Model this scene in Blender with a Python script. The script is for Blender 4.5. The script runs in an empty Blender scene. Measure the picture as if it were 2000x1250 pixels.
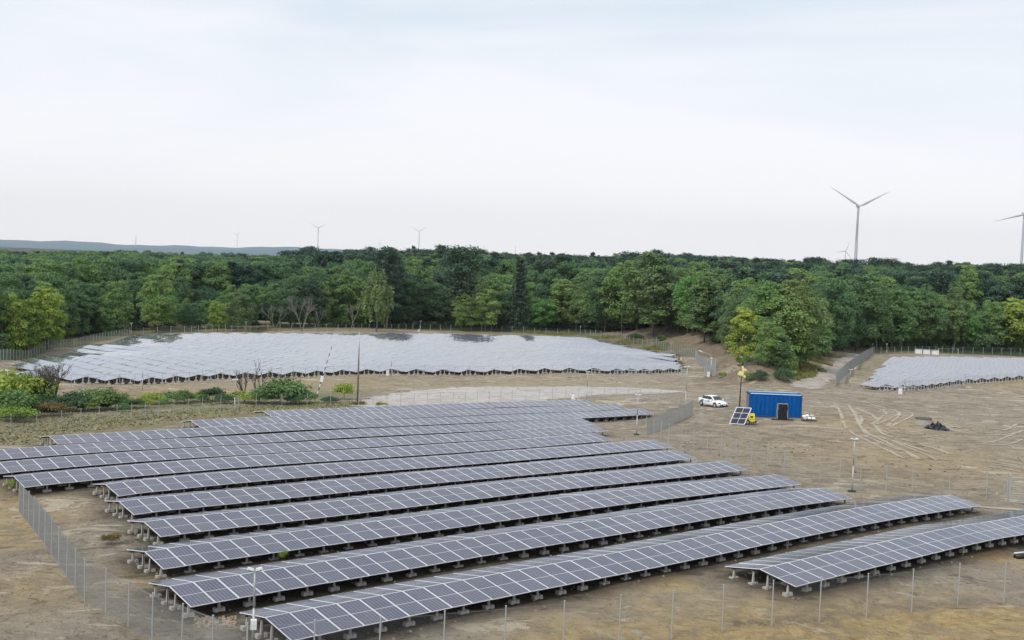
import bpy, bmesh, math, random
import numpy as np
from mathutils import Vector, Matrix
random.seed(7)
rng = np.random.default_rng(11)
C = bpy.context.scene
COL = C.collection

# ------------------------------------------------------------------ camera
CAMZ = 16.5
F_PX, ROLL, PITCH = 2308.93, 0.03701, 0.050526
cr, sr = math.cos(ROLL), math.sin(ROLL)
cp, sp = math.cos(PITCH), math.sin(PITCH)
FW = Vector((0, cp, -sp)); R0 = Vector((1, 0, 0)); U0 = Vector((0, sp, cp))
RR = R0*cr + U0*sr
UU = -R0*sr + U0*cr
cam_d = bpy.data.cameras.new('camera'); cam = bpy.data.objects.new('camera', cam_d); COL.objects.link(cam)
cam_d.sensor_width = 36; cam_d.lens = 36*F_PX/2000; cam_d.clip_start = 0.5; cam_d.clip_end = 40000
M = Matrix.Identity(4)
for i in range(3):
    M[i][0] = RR[i]; M[i][1] = UU[i]; M[i][2] = -FW[i]
M[2][3] = CAMZ
cam.matrix_world = M
C.camera = cam

# ------------------------------------------------------------------ sky, sun, exposure
SUN_EL, SUN_AZ = math.radians(48), math.radians(215)      # azimuth clockwise from +Y (north)
world = bpy.data.worlds.new('World'); C.world = world; world.use_nodes = True
nt = world.node_tree; nt.nodes.clear()
def N(nt, t, **k):
    n = nt.nodes.new(t)
    for a, b in k.items(): setattr(n, a, b)
    return n
out = N(nt, 'ShaderNodeOutputWorld')
sky = N(nt, 'ShaderNodeTexSky', sky_type='NISHITA', sun_disc=False, sun_elevation=SUN_EL, sun_rotation=SUN_AZ)
bg1 = N(nt, 'ShaderNodeBackground'); bg1.inputs[1].default_value = 0.12
nt.links.new(sky.outputs[0], bg1.inputs[0])
tc = N(nt, 'ShaderNodeTexCoord')
mp = N(nt, 'ShaderNodeMapping'); mp.inputs['Scale'].default_value = (1.0, 1.0, 6.0); mp.inputs['Rotation'].default_value = (0.0, 0.10, 0.3)
nt.links.new(tc.outputs['Generated'], mp.inputs[0])
ns = N(nt, 'ShaderNodeTexNoise'); ns.inputs['Scale'].default_value = 1.7; ns.inputs['Detail'].default_value = 5; ns.inputs['Roughness'].default_value = 0.5
ns.inputs['Distortion'].default_value = 0.6
nt.links.new(mp.outputs[0], ns.inputs[0])
rmp = N(nt, 'ShaderNodeValToRGB')
rmp.color_ramp.elements[0].position = 0.40; rmp.color_ramp.elements[0].color = (0.57, 0.655, 0.735, 1)
rmp.color_ramp.elements[1].position = 0.60; rmp.color_ramp.elements[1].color = (0.74, 0.765, 0.80, 1)
nt.links.new(ns.outputs[0], rmp.inputs[0])
sx = N(nt, 'ShaderNodeSeparateXYZ'); nt.links.new(tc.outputs['Generated'], sx.inputs[0])
mr = N(nt, 'ShaderNodeMapRange'); mr.inputs[1].default_value = 0.0; mr.inputs[2].default_value = 0.24; mr.inputs[3].default_value = 0.95; mr.inputs[4].default_value = 0.0
nt.links.new(sx.outputs[2], mr.inputs[0])
mxc = N(nt, 'ShaderNodeMix', data_type='RGBA'); nt.links.new(mr.outputs[0], mxc.inputs[0]); nt.links.new(rmp.outputs[0], mxc.inputs[6])
mxc.inputs[7].default_value = (0.90, 0.875, 0.90, 1)
bg2 = N(nt, 'ShaderNodeBackground'); bg2.inputs[1].default_value = 1.0
nt.links.new(mxc.outputs[2], bg2.inputs[0])
mixs = N(nt, 'ShaderNodeMixShader'); mixs.inputs[0].default_value = 0.93
nt.links.new(bg1.outputs[0], mixs.inputs[1]); nt.links.new(bg2.outputs[0], mixs.inputs[2]); nt.links.new(mixs.outputs[0], out.inputs[0])

sl = bpy.data.lights.new('sun', 'SUN'); sl.energy = 1.8; sl.angle = math.radians(11); sl.color = (1, 0.95, 0.87)
so = bpy.data.objects.new('sun', sl); COL.objects.link(so)
sd = Vector((math.sin(SUN_AZ)*math.cos(SUN_EL), math.cos(SUN_AZ)*math.cos(SUN_EL), math.sin(SUN_EL)))
so.rotation_euler = sd.to_track_quat('Z', 'Y').to_euler(); so.location = (0, -50, 100)
C.view_settings.view_transform = 'Standard'; C.view_settings.look = 'None'; C.view_settings.exposure = 0.33; C.view_settings.gamma = 1

# ------------------------------------------------------------------ terrain
def ray(px, py):
    d = FW*F_PX + RR*(px-1000) + UU*(625-py)
    return d
def pxH(px, py, H):                       # point on the pixel's ray lying H below the camera
    d = ray(px, py); t = H/(-d.z)
    return (d.x*t, d.y*t, CAMZ-H)
RIDGE_H = 0.95
row_ctrl = [(13.1,59.5,-15.22),(17.5,63.2,-15.2),(22,67,-15.23),(26.5,70.8,-15.24),(31.2,74.7,-15.39),(34,77,-15.49),
 (-9.8,48.5,-15.2),(-1,56,-15.16),(7.9,63.4,-15.22),(16.7,70.8,-15.16),(25.6,78.3,-15.26),(30,82,-15.4),
 (-15,52.4,-15.19),(-6.1,59.9,-15.15),(-1.7,63.6,-15.12),(20.5,82.5,-15.39),(-17.9,58.2,-15.17),(-9,65.7,-15.19),(-4.6,69.4,-15.23),
 (18,88,-15.72),(-20,64.7,-15.2),(-14.7,69.2,-15.24),(0.4,81.9,-15.41),(17.6,96.3,-15.83),(-23.1,70.3,-15.31),(-16.2,76.1,-15.38),(0.4,90.1,-15.69),
 (14.3,101.8,-15.95),(-26,76.1,-15.5),(-17.7,83.1,-15.46),(0.4,98.4,-15.94),(13.1,109.1,-16.22),(-33,78.5,-15.66),(-25.7,84.6,-15.61),(-19.3,90.1,-15.68),
 (0.4,106.6,-16.27),(8.6,113.5,-16.36),(-36.3,84,-15.8),(-20.8,97.1,-15.99),(0.4,114.9,-16.6),(8.8,122,-16.72),(-38.9,90.1,-15.95),(-22.3,104,-16.27),
 (0.4,123.1,-16.9),(7.7,129.3,-17.1),(-38.5,98.6,-16.16),(-23.8,111,-16.36),(0.4,131.4,-17.2),(16.3,144.7,-17.6),(-30.7,113.5,-16.6),(0.4,139.6,-17.48),
 (13.3,150.5,-17.8),(-26.2,125.5,-17.05),(-14,135.7,-17.31),(0.4,147.9,-17.7),(10,155.9,-18.05)]
ctrl = [(x, y, z-RIDGE_H+CAMZ) for x, y, z in row_ctrl]
for a in [(60,1240,16.3),(500,1248,16.2),(1000,1240,16.2),(1500,1240,16.4),(1950,1240,16.6),(165,1177,16.2),(37,997,16.9),(1990,1060,16.9),(1664,960,16.8),(1900,975,17.0),
          (1392,797,17.8),(1500,816,17.5),(1600,830,17.4),(1800,835,17.4),(2000,830,17.6),(1262,850,17.8),(1360,812,17.9),(1700,900,17.2),
          (228,825,18.2),(458,810,18.5),(20,845,18.0),(620,792,18.9),(850,775,19.6),(1150,775,18.9),(1300,765,19.0),
          (60,745,20.2),(250,758,20.6),(620,737,21.3),(900,731,21.5),(1150,733,21.0),(1335,735,21.0),(1390,739,20.0),(1500,745,18.7),(1640,757,18.9),(1755,765,19.3),(2000,748,20.4),(1420,745,19.3),
          (0,705,22.3),(130,680,22.8),(255,655,23.8),(500,649,24.6),(820,647,24.8),(1000,650,24.6),(1133,656,24.6),(1205,665,24.4),(1282,677,23.8),(1320,686,22.8),(1358,700,21.8),
          (1700,690,22.6),(1850,691,23),(2000,695,23.2),(1600,712,20.6),(1560,738,19.0),(1650,690,22.2),(1655,737,19.9),(1678,717,21.0),(1705,694,22.4),(1628,715,21.0),(1610,728,20.0)]:
    ctrl.append(pxH(*a))
for _x in np.arange(-100, 51, 25.0):
    for _y in (215, 245, 275, 305, 335, 365):
        if _x > -60-(_y-215)*.3 or _y < 250: ctrl.append((_x, _y, -5-.019*(_y-226)+(.4 if _x < -50 else 0)))
for _p in (1730, 1850, 2000, 2120):
    for _d in (240, 280, 320): ctrl.append(((_p-1000)/2309*_d, _d, -3-.0228*(_d-208)))
for _q in ((37, 232, -5.1), (36, 255, -5.6), (36, 278, -6.0), (30, 310, -6.6), (41, 244, -5.4), (43, 262, -5.7), (25, 235, -5.1), (20, 260, -5.6), (38, 218, -4.5)): ctrl.append(_q)
def pxD(px, py, dist):
    d = ray(px, py); t = dist/d.y
    return (d.x*t, dist, CAMZ+d.z*t)
for a in [(1235,645,395),(1300,646,378),(1345,652,350),(1395,655,322),(1425,690,264),(1445,722,226),(1500,690,232),(1500,727,214),(1545,700,240),(1480,660,262),(1580,690,268)]:
    ctrl.append(pxD(*a))
for a in [(-250,450,-8.5),(-120,450,-8.3),(0,450,-8.2),(80,450,-7),(150,430,-6),(260,430,-6),(-300,700,-10),(-100,700,-9),(60,700,-6),(200,700,-1),(400,700,1),(-400,1000,-12),(0,1000,-10),(450,1000,1),
          (-110,250,-5),(-160,150,-3),(-90,60,-.2),(-60,0,0),(60,0,0),(0,0,0.2),(0,-100,0),(-200,-100,0),(200,-100,0),(100,60,-.3),(160,150,-3),(200,300,-5),(-300,300,-8)]:
    ctrl.append(a)
ctrl = np.array(ctrl, float)
def _k(r2): return 0.5*r2*np.log(r2+1e-12)
SC = 100.0
cx = ctrl[:, :2]/SC
nC = len(cx)
A_ = np.zeros((nC+3, nC+3)); d2 = ((cx[:, None]-cx[None])**2).sum(-1)
A_[:nC, :nC] = _k(d2) + np.eye(nC)*2e-4
A_[:nC, nC] = 1; A_[:nC, nC+1:] = cx; A_[nC, :nC] = 1; A_[nC+1:, :nC] = cx.T
wt = np.linalg.solve(A_, np.concatenate([ctrl[:, 2], np.zeros(3)]))
def T(x, y):
    x = np.atleast_1d(np.asarray(x, float)); y = np.atleast_1d(np.asarray(y, float))
    sh = x.shape; x = x.ravel(); y = y.ravel(); o = np.empty_like(x)
    for s in range(0, len(x), 20000):
        P = np.stack([x[s:s+20000], y[s:s+20000]], 1)/SC
        r2 = ((P[:, None]-cx[None])**2).sum(-1)
        o[s:s+20000] = _k(r2)@wt[:nC] + wt[nC] + P@wt[nC+1:]
    far = -12 + np.clip(x/1500, -1, 1)*3
    R = np.hypot(x, y-300); k = np.clip((R-650)/500, 0, 1); k = k*k*(3-2*k)
    o = o*(1-k)+far*k
    return o.reshape(sh)
def Tz(x, y): return float(T(x, y)[0])
def at(px, py, off=0.0):
    d = ray(px, py); t0 = 20/d.y
    ts = np.geomspace(20, 1500, 700)/d.y
    X = d.x*ts; Y = d.y*ts; Z = CAMZ+d.z*ts
    g = T(X, Y); i = np.argmax(Z < g)
    if i == 0: i = len(ts)-1
    a = (Z-g)[i-1]; b = (Z-g)[i]; t = ts[i-1]+(ts[i]-ts[i-1])*a/(a-b+1e-9)
    return Vector((d.x*t, d.y*t, Tz(d.x*t, d.y*t)+off))
def hpx(P, npx):                          # metres of npx photo pixels at the distance of P
    return npx*P.y/F_PX

# ------------------------------------------------------------------ materials
def newmat(name):
    m = bpy.data.materials.new(name); m.use_nodes = True
    b = m.node_tree.nodes['Principled BSDF']; return m, m.node_tree, b
def simple(name, col, rough=0.6, metal=0.0, var=0.12, scale=3.0):
    m, t, b = newmat(name)
    tc = N(t, 'ShaderNodeTexCoord'); n = N(t, 'ShaderNodeTexNoise'); n.inputs['Scale'].default_value = scale; n.inputs['Detail'].default_value = 4
    t.links.new(tc.outputs['Object'], n.inputs[0])
    mx = N(t, 'ShaderNodeMix', data_type='RGBA'); t.links.new(n.outputs[0], mx.inputs[0])
    mx.inputs[6].default_value = [c*(1-var) for c in col]+[1]; mx.inputs[7].default_value = [min(1, c*(1+var)) for c in col]+[1]
    t.links.new(mx.outputs[2], b.inputs['Base Color']); b.inputs['Roughness'].default_value = rough; b.inputs['Metallic'].default_value = metal
    return m
M_galv = simple('galvanised_steel', (0.42, 0.44, 0.45), 0.45, 0.3)
M_wire = simple('fence_wire', (0.28, 0.29, 0.29), 0.5, 0.3)
M_gwire = simple('green_fence_wire', (0.10, 0.17, 0.13), 0.5, 0.0)
M_conc = simple('concrete', (0.40, 0.385, 0.35), 0.9, 0, 0.25, 6)
M_alu = simple('aluminium_frame', (0.78, 0.79, 0.83), 0.35, 0.0, 0.05)
M_dark = simple('dark_steel', (0.03, 0.03, 0.035), 0.6)
M_white = simple('white_paint', (0.75, 0.76, 0.78), 0.4, 0, 0.06)
M_blade = simple('turbine_white', (0.46, 0.485, 0.53), 0.5, 0, 0.03, .1)
M_lamp = simple('lamp_head_white', (0.68, 0.68, 0.66), 0.4, 0, 0.04)
M_bark = simple('bark', (0.10, 0.085, 0.065), 0.9, 0, 0.35, 2)
M_paleb = simple('pale_bark', (0.20, 0.185, 0.165), 0.9, 0, 0.35, 2)
M_black = simple('black_sheet', (0.012, 0.012, 0.016), 0.5, 0, 0.3)
M_film = simple('black_plastic_film', (0.02, 0.02, 0.028), 0.22, 0, 0.3)
M_blue = simple('container_blue', (0.002, 0.082, 0.31), 0.85, 0, 0.28, 1.6)
M_blued = simple('container_blue_dark', (0.015, 0.07, 0.2), 0.5, 0, 0.15, 1.2)
M_yel = simple('yellow_paint', (0.80, 0.66, 0.04), 0.45, 0, 0.06)
M_tyre = simple('rubber', (0.02, 0.02, 0.02), 0.8)
M_carw = simple('car_white_paint', (0.80, 0.81, 0.82), 0.22, 0, 0.02)
M_glass = simple('dark_glass', (0.02, 0.025, 0.03), 0.08)
M_sign = simple('livery_blue', (0.10, 0.25, 0.38), 0.4)
M_sacks = simple('pinkish_sack', (0.55, 0.46, 0.42), 0.8, 0, 0.2, 5)
M_redp = simple('red_brick', (0.30, 0.12, 0.08), 0.8, 0, 0.2, 5)
M_wood = simple('old_wood', (0.13, 0.11, 0.09), 0.9, 0, 0.2)

def panel_material(name, frc=(0.66, 0.67, 0.70), fw=(0.020, 0.010)):
    m, t, b = newmat(name)
    # u runs along the row (0..1 a panel), v down the slope (0..1)
    tc = N(t, 'ShaderNodeUVMap'); tc.uv_map = 'UVMap'
    sp_ = N(t, 'ShaderNodeSeparateXYZ'); t.links.new(tc.outputs[0], sp_.inputs[0])
    def math_(op, a, bb=None):
        n = N(t, 'ShaderNodeMath', operation=op)
        for i, v in enumerate((a, bb)):
            if v is None: continue
            if isinstance(v, (int, float)): n.inputs[i].default_value = v
            else: t.links.new(v, n.inputs[i])
        return n.outputs[0]
    U = math_('FRACT', sp_.outputs[0]); V = sp_.outputs[1]
    def edge(x, w):            # 1 near 0 or 1
        a = math_('ABSOLUTE', math_('SUBTRACT', x, 0.5)); return math_('GREATER_THAN', a, 0.5-w)
    fr = math_('MAXIMUM', edge(U, fw[0]), edge(V, fw[1]))
    mid = math_('LESS_THAN', math_('ABSOLUTE', math_('SUBTRACT', V, 0.5)), 0.0065)
    cells = math_('FRACT', math_('MULTIPLY', math_('SUBTRACT', U, 0.03), 6/0.94))
    cl = edge(cells, 0.035)
    bus = math_('LESS_THAN', math_('ABSOLUTE', math_('SUBTRACT', math_('FRACT', math_('MULTIPLY', cells, 3.0)), 0.5)), 0.06)
    ch = edge(math_('FRACT', math_('MULTIPLY', V, 24.0)), 0.04)
    lines = math_('MAXIMUM', math_('MULTIPLY', cl, 0.5), math_('MAXIMUM', math_('MULTIPLY', ch, 0.14), math_('MULTIPLY', bus, 0.12)))
    oi = N(t, 'ShaderNodeObjectInfo')
    mx0 = N(t, 'ShaderNodeMix', data_type='RGBA'); t.links.new(oi.outputs['Random'], mx0.inputs[0])
    mx0.inputs[6].default_value = (0.026, 0.029, 0.070, 1); mx0.inputs[7].default_value = (0.044, 0.044, 0.086, 1)
    mx = N(t, 'ShaderNodeMix', data_type='RGBA'); t.links.new(lines, mx.inputs[0]); t.links.new(mx0.outputs[2], mx.inputs[6]); mx.inputs[7].default_value = (0.55, 0.57, 0.62, 1)
    mx2 = N(t, 'ShaderNodeMix', data_type='RGBA'); t.links.new(mid, mx2.inputs[0]); t.links.new(mx.outputs[2], mx2.inputs[6]); mx2.inputs[7].default_value = (0.55, 0.57, 0.62, 1)
    mx3 = N(t, 'ShaderNodeMix', data_type='RGBA'); t.links.new(fr, mx3.inputs[0]); t.links.new(mx2.outputs[2], mx3.inputs[6]); mx3.inputs[7].default_value = (*frc, 1)
    # dust
    tg = N(t, 'ShaderNodeNewGeometry'); dn = N(t, 'ShaderNodeTexNoise'); dn.inputs['Scale'].default_value = 0.8; dn.inputs['Detail'].default_value = 6
    t.links.new(tg.outputs['Position'], dn.inputs[0])
    mrr = N(t, 'ShaderNodeMapRange'); t.links.new(dn.outputs[0], mrr.inputs[0]); mrr.inputs[1].default_value = .3; mrr.inputs[2].default_value = .7; mrr.inputs[3].default_value = 0.01; mrr.inputs[4].default_value = 0.09
    mx4 = N(t, 'ShaderNodeMix', data_type='RGBA'); t.links.new(mrr.outputs[0], mx4.inputs[0]); t.links.new(mx3.outputs[2], mx4.inputs[6]); mx4.inputs[7].default_value = (0.38, 0.36, 0.34, 1)
    t.links.new(mx4.outputs[2], b.inputs['Base Color'])
    rg = N(t, 'ShaderNodeMapRange'); t.links.new(fr, rg.inputs[0]); rg.inputs[3].default_value = 0.13; rg.inputs[4].default_value = 0.55
    t.links.new(rg.outputs[0], b.inputs['Roughness']); b.inputs['IOR'].default_value = 1.52
    return m
M_panel = panel_material('solar_glass')
M_panelf = panel_material('far_solar_glass', (0.34, 0.355, 0.42), (0.040, 0.028))
_b = M_panelf.node_tree.nodes['Principled BSDF']; _inv = N(M_panelf.node_tree, 'ShaderNodeMapRange'); _inv.inputs[1].default_value = .13; _inv.inputs[2].default_value = .55; _inv.inputs[3].default_value = 1.0; _inv.inputs[4].default_value = 0.0; M_panelf.node_tree.links.new(_b.inputs['Roughness'].links[0].from_socket, _inv.inputs[0]); M_panelf.node_tree.links.new(_inv.outputs[0], _b.inputs['Coat Weight']); _b.inputs['Coat IOR'].default_value = 1.95; _b.inputs['Coat Roughness'].default_value = 0.02; _b.inputs['IOR'].default_value = 1.7

def leaf_material(name, a, b_, c_):
    m, t, b = newmat(name)
    at_ = N(t, 'ShaderNodeAttribute'); at_.attribute_name = 'tone'
    oi = N(t, 'ShaderNodeObjectInfo')
    rp = N(t, 'ShaderNodeValToRGB'); e = rp.color_ramp.elements
    e[0].color = (*a, 1); e[1].color = (*c_, 1); k = e.new(0.5); k.color = (*b_, 1)
    t.links.new(oi.outputs['Random'], rp.inputs[0])
    mr = N(t, 'ShaderNodeMapRange'); t.links.new(at_.outputs['Fac'], mr.inputs[0]); mr.inputs[3].default_value = 0.62; mr.inputs[4].default_value = 1.7
    mul = N(t, 'ShaderNodeVectorMath', operation='SCALE'); t.links.new(rp.outputs[0], mul.inputs[0]); t.links.new(mr.outputs[0], mul.inputs['Scale'])
    t.links.new(mul.outputs[0], b.inputs['Base Color']); b.inputs['Roughness'].default_value = 0.65
    b.inputs['Specular IOR Level'].default_value = 0.25
    tr = N(t, 'ShaderNodeBsdfTranslucent'); t.links.new(mul.outputs[0], tr.inputs[0])
    ms = N(t, 'ShaderNodeMixShader'); ms.inputs[0].default_value = 0.25
    o = t.nodes['Material Output']; t.links.new(b.outputs[0], ms.inputs[1]); t.links.new(tr.outputs[0], ms.inputs[2]); t.links.new(ms.outputs[0], o.inputs[0])
    return m
M_leafd = leaf_material('leaf_dark', (0.050, 0.100, 0.056), (0.075, 0.140, 0.062), (0.105, 0.180, 0.068))
M_leafm = leaf_material('leaf_mid', (0.095, 0.175, 0.066), (0.130, 0.215, 0.070), (0.165, 0.245, 0.075))
M_leafy = leaf_material('leaf_yellow_green', (0.17, 0.25, 0.05), (0.21, 0.29, 0.055), (0.25, 0.31, 0.06))
M_leafb = leaf_material('leaf_bright', (0.085, 0.195, 0.055), (0.100, 0.215, 0.058), (0.115, 0.23, 0.06))
M_leafo = leaf_material('leaf_olive', (0.105, 0.165, 0.066), (0.125, 0.185, 0.068), (0.150, 0.205, 0.072))
M_leafc = leaf_material('needle_dark', (0.034, 0.066, 0.048), (0.042, 0.078, 0.054), (0.055, 0.094, 0.060))
M_leafr = leaf_material('leaf_rusty', (0.15, 0.12, 0.05), (0.17, 0.13, 0.055), (0.19, 0.14, 0.06))

# ------------------------------------------------------------------ mesh helpers
class MB:
    def __init__(s): s.v = []; s.f = []; s.m = []
    def quad(s, a, b, c, d, mi=0):
        n = len(s.v); s.v += [tuple(a), tuple(b), tuple(c), tuple(d)]; s.f.append((n, n+1, n+2, n+3)); s.m.append(mi)
    def box(s, c, h, rot=None, mi=0, taper=1.0):
        n = len(s.v); c = Vector(c)
        for z in (-1, 1):
            k = taper if z > 0 else 1
            for x, y in ((-1, -1), (1, -1), (1, 1), (-1, 1)):
                p = Vector((x*h[0]*k, y*h[1]*k, z*h[2]))
                if rot is not None: p = rot@p
                s.v.append(tuple(c+p))
        for f in ((3, 2, 1, 0), (4, 5, 6, 7), (0, 1, 5, 4), (1, 2, 6, 5), (2, 3, 7, 6), (3, 0, 4, 7)):
            s.f.append(tuple(n+i for i in f)); s.m.append(mi)
    def tube(s, a, b, ra, rb=None, k=6, mi=0, cap=True):
        rb = ra if rb is None else rb
        a = Vector(a); b = Vector(b); d = (b-a)
        if d.length < 1e-6: return
        q = d.to_track_quat('Z', 'Y'); n = len(s.v)
        for P, r in ((a, ra), (b, rb)):
            for i in range(k):
                t = 2*math.pi*i/k; s.v.append(tuple(P+q@Vector((r*math.cos(t), r*math.sin(t), 0))))
        for i in range(k):
            j = (i+1) % k; s.f.append((n+i, n+j, n+k+j, n+k+i)); s.m.append(mi)
        if cap:
            s.f.append(tuple(n+i for i in reversed(range(k)))); s.m.append(mi)
            s.f.append(tuple(n+k+i for i in range(k))); s.m.append(mi)
    def ell(s, c, r, seg=10, rings=6, mi=0):
        n = len(s.v)
        for j in range(rings+1):
            ph = math.pi*j/rings
            for i in range(seg):
                t = 2*math.pi*i/seg
                s.v.append((c[0]+r[0]*math.sin(ph)*math.cos(t), c[1]+r[1]*math.sin(ph)*math.sin(t), c[2]+r[2]*math.cos(ph)))
        for j in range(rings):
            for i in range(seg):
                k = (i+1) % seg
                s.f.append((n+j*seg+i, n+(j+1)*seg+i, n+(j+1)*seg+k, n+j*seg+k)); s.m.append(mi)
    def mesh(s, name, mats, smooth=False):
        me = bpy.data.meshes.new(name); me.from_pydata(s.v, [], s.f)
        for m in (mats if isinstance(mats, (list, tuple)) else [mats]): me.materials.append(m)
        if any(s.m): me.polygons.foreach_set('material_index', s.m)
        if smooth: me.polygons.foreach_set('use_smooth', [True]*len(me.polygons))
        me.update(); return me
    def build(s, name, mats, parent=None, smooth=False):
        return link(name, s.mesh(name, mats, smooth), parent)
def link(name, me, parent=None):
    o = bpy.data.objects.new(name, me); COL.objects.link(o)
    if parent is not None: o.parent = parent
    return o
def tag(o, label=None, cat=None, group=None, kind=None):
    if label: o['label'] = label
    if cat: o['category'] = cat
    if group: o['group'] = group
    if kind: o['kind'] = kind
    return o
def thing(name, label, cat, loc=(0, 0, 0), rz=0.0, group=None):
    o = bpy.data.objects.new(name, None); COL.objects.link(o); o.empty_display_size = 0.5
    o.location = loc; o.rotation_euler = (0, 0, rz)
    return tag(o, label, cat, group)
def dup(root, loc, rz, label=None, group=None, scale=None):
    r = root.copy(); COL.objects.link(r); r.location = loc; r.rotation_euler = (0, 0, rz)
    if scale is not None: r.scale = scale
    if label: r['label'] = label
    if group: r['group'] = group
    for ch in list(root.children):
        c = ch.copy(); COL.objects.link(c); c.parent = r
        for g in ch.children:
            d = g.copy(); COL.objects.link(d); d.parent = c
    return r

# ------------------------------------------------------------------ ground
def axis(parts):
    o = []
    for a, b, n, geo in parts:
        if geo: s = np.sign(a) if a != 0 else 1; v = np.geomspace(abs(a), abs(b), n, endpoint=False)*s
        else: v = np.linspace(a, b, n, endpoint=False)
        o += list(v)
    return np.array(o)
xs = axis([(-16000, -700, 16, 1), (-700, -220, 50, 0), (-220, -60, 110, 0), (-60, 70, 150, 0), (70, 220, 100, 0), (220, 700, 50, 0), (700, 16000, 17, 1)])
ys = axis([(-3000, -100, 10, 1), (-100, 30, 20, 0), (30, 110, 110, 0), (110, 260, 150, 0), (260, 460, 110, 0), (460, 1000, 60, 0), (1000, 16000, 25, 1)])
GX, GY = np.meshgrid(xs, ys)
GZ = T(GX, GY)
def vnoise(x, y, s, seed):                # smooth value noise
    r = np.random.default_rng(seed); G = r.random((256, 256)); x = x/s; y = y/s
    xi = np.floor(x).astype(int); yi = np.floor(y).astype(int); fx = x-xi; fy = y-yi
    fx = fx*fx*(3-2*fx); fy = fy*fy*(3-2*fy)
    g = lambda a, b: G[a % 256, b % 256]
    return (g(xi, yi)*(1-fx)+g(xi+1, yi)*fx)*(1-fy)+(g(xi, yi+1)*(1-fx)+g(xi+1, yi+1)*fx)*fy
near = np.exp(-(np.hypot(GX, GY-150)/260)**4)
bump = (vnoise(GX, GY, 2.6, 1)-.5)*.12+(vnoise(GX, GY, 6, 2)-.5)*.16
# the dug bank: rough slope
def blob(px, py, r, gx=GX, gy=GY):
    P = at(px, py); return np.exp(-(((gx-P.x)**2+(gy-P.y)**2)/r**2))
bank = np.clip(sum(blob(*a) for a in [(1260, 655, 16), (1310, 668, 15), (1350, 680, 14), (1385, 690, 13), (1410, 715, 10), (1430, 735, 8), (1450, 735, 7)]), 0, 1)
GZd = GZ+near*bump+bank*((vnoise(GX, GY, 5, 5)-.5)*1.6+(vnoise(GX, GY, 2.4, 6)-.5)*.7)
# small earth heaps on the bank foot
for px, py, r, h in [(1452, 738, 3.2, 1.9), (1485, 742, 3.4, 1.2), (1435, 728, 2.4, 1.5)]:
    GZd = GZd+h*blob(px, py, r)
ny, nx = GX.shape
idx = np.arange(nx*ny).reshape(ny, nx)
quads = np.stack([idx[:-1, :-1], idx[:-1, 1:], idx[1:, 1:], idx[1:, :-1]], -1).reshape(-1, 4)
me = bpy.data.meshes.new('ground')
me.from_pydata(np.stack([GX, GY, GZd], -1).reshape(-1, 3).tolist(), [], quads.tolist())
me.polygons.foreach_set('use_smooth', [True]*len(me.polygons))
def seg_blob(pts, w, gx=GX, gy=GY):
    o = np.zeros_like(gx); P = [at(*p) for p in pts]
    for a, b in zip(P[:-1], P[1:]):
        d = Vector((b.x-a.x, b.y-a.y)); L2 = d.length_squared+1e-9
        t = np.clip(((gx-a.x)*d.x+(gy-a.y)*d.y)/L2, 0, 1)
        r2 = (gx-a.x-t*d.x)**2+(gy-a.y-t*d.y)**2
        o = np.maximum(o, np.exp(-(r2/w**2)**2))
    return o
U2g = (math.cos(.699427), math.sin(.699427)); N2g = (-U2g[1], U2g[0])
ROWSG = [(-1, 48.3, 36), (0, 23.7, 47), (1, 22.3, 43), (2, 23.8, 44), (3, 26.4, 43), (4, 27.5, 43), (5, 29.1, 45), (6, 25.3, 47), (7, 20.5, 56), (8, 21.5, 59), (9, 34.0, 62), (10, 49.6, 50), (11, 60.7, 41)]
grass = np.zeros_like(GX)
for pts, w, k in [([(-80, 850), (60, 838), (250, 822), (420, 808), (560, 798), (640, 793)], 9, .8), ([(0, 800), (250, 790), (480, 775), (620, 770)], 9, .85),
                  ([(260, 648), (500, 642), (800, 640), (1100, 646)], 9, 1.0), ([(900, 650), (1133, 657), (1230, 671), (1300, 684)], 7, .95),
                  ([(0, 690), (120, 675), (250, 650)], 7, .6), ([(1545, 738), (1585, 716), (1630, 694)], 5, 1.0), ([(1612, 742), (1640, 715), (1680, 698)], 3, .6), ([(1650, 732), (1690, 700)], 6, .45),
                  ([(1705, 686), (1850, 687), (2050, 690)], 6, .8), ([(1800, 745), (2050, 745)], 6, .3), ([(20, 935), (130, 935)], 2.2, .6), ([(300, 775), (700, 745)], 8, .25), ([(30, 700), (200, 668)], 4, .3)]:
    grass = np.maximum(grass, k*seg_blob(pts, w))
sand = .85*seg_blob([(1150, 1250), (1400, 1238), (1650, 1232), (2000, 1215)], 3.2)
sand = np.maximum(sand, .55*seg_blob([(1280, 1180), (1420, 1190), (1600, 1165)], 2.0)); sand = np.maximum(sand, .6*seg_blob([(0, 960), (20, 1010), (10, 1060)], 3.0))
for px, py, r, k in [(1500, 1225, 5, .9), (1750, 1235, 6, .9), (1330, 1190, 4, .5), (1900, 1225, 6, .7), (30, 1010, 5, .55), (60, 1150, 4, .45), (1100, 1225, 4, .5), (300, 960, 3, .35),
                     (1950, 1085, 3, .9), (1310, 1140, 2, .8), (1200, 1170, 3, .4), (1800, 900, 14, .4), (1700, 830, 10, .4), (1950, 745, 14, .5), (1000, 745, 30, .15), (350, 765, 14, .5), (600, 745, 16, .4), (290, 1130, 2, .7), (1600, 1150, 5, .4)]:
    sand = np.maximum(sand, k*blob(px, py, r))
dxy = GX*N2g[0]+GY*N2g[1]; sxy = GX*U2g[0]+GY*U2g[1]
field = np.zeros_like(GX)  # mask over the near rows: dark soil plus painted table shade
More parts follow.
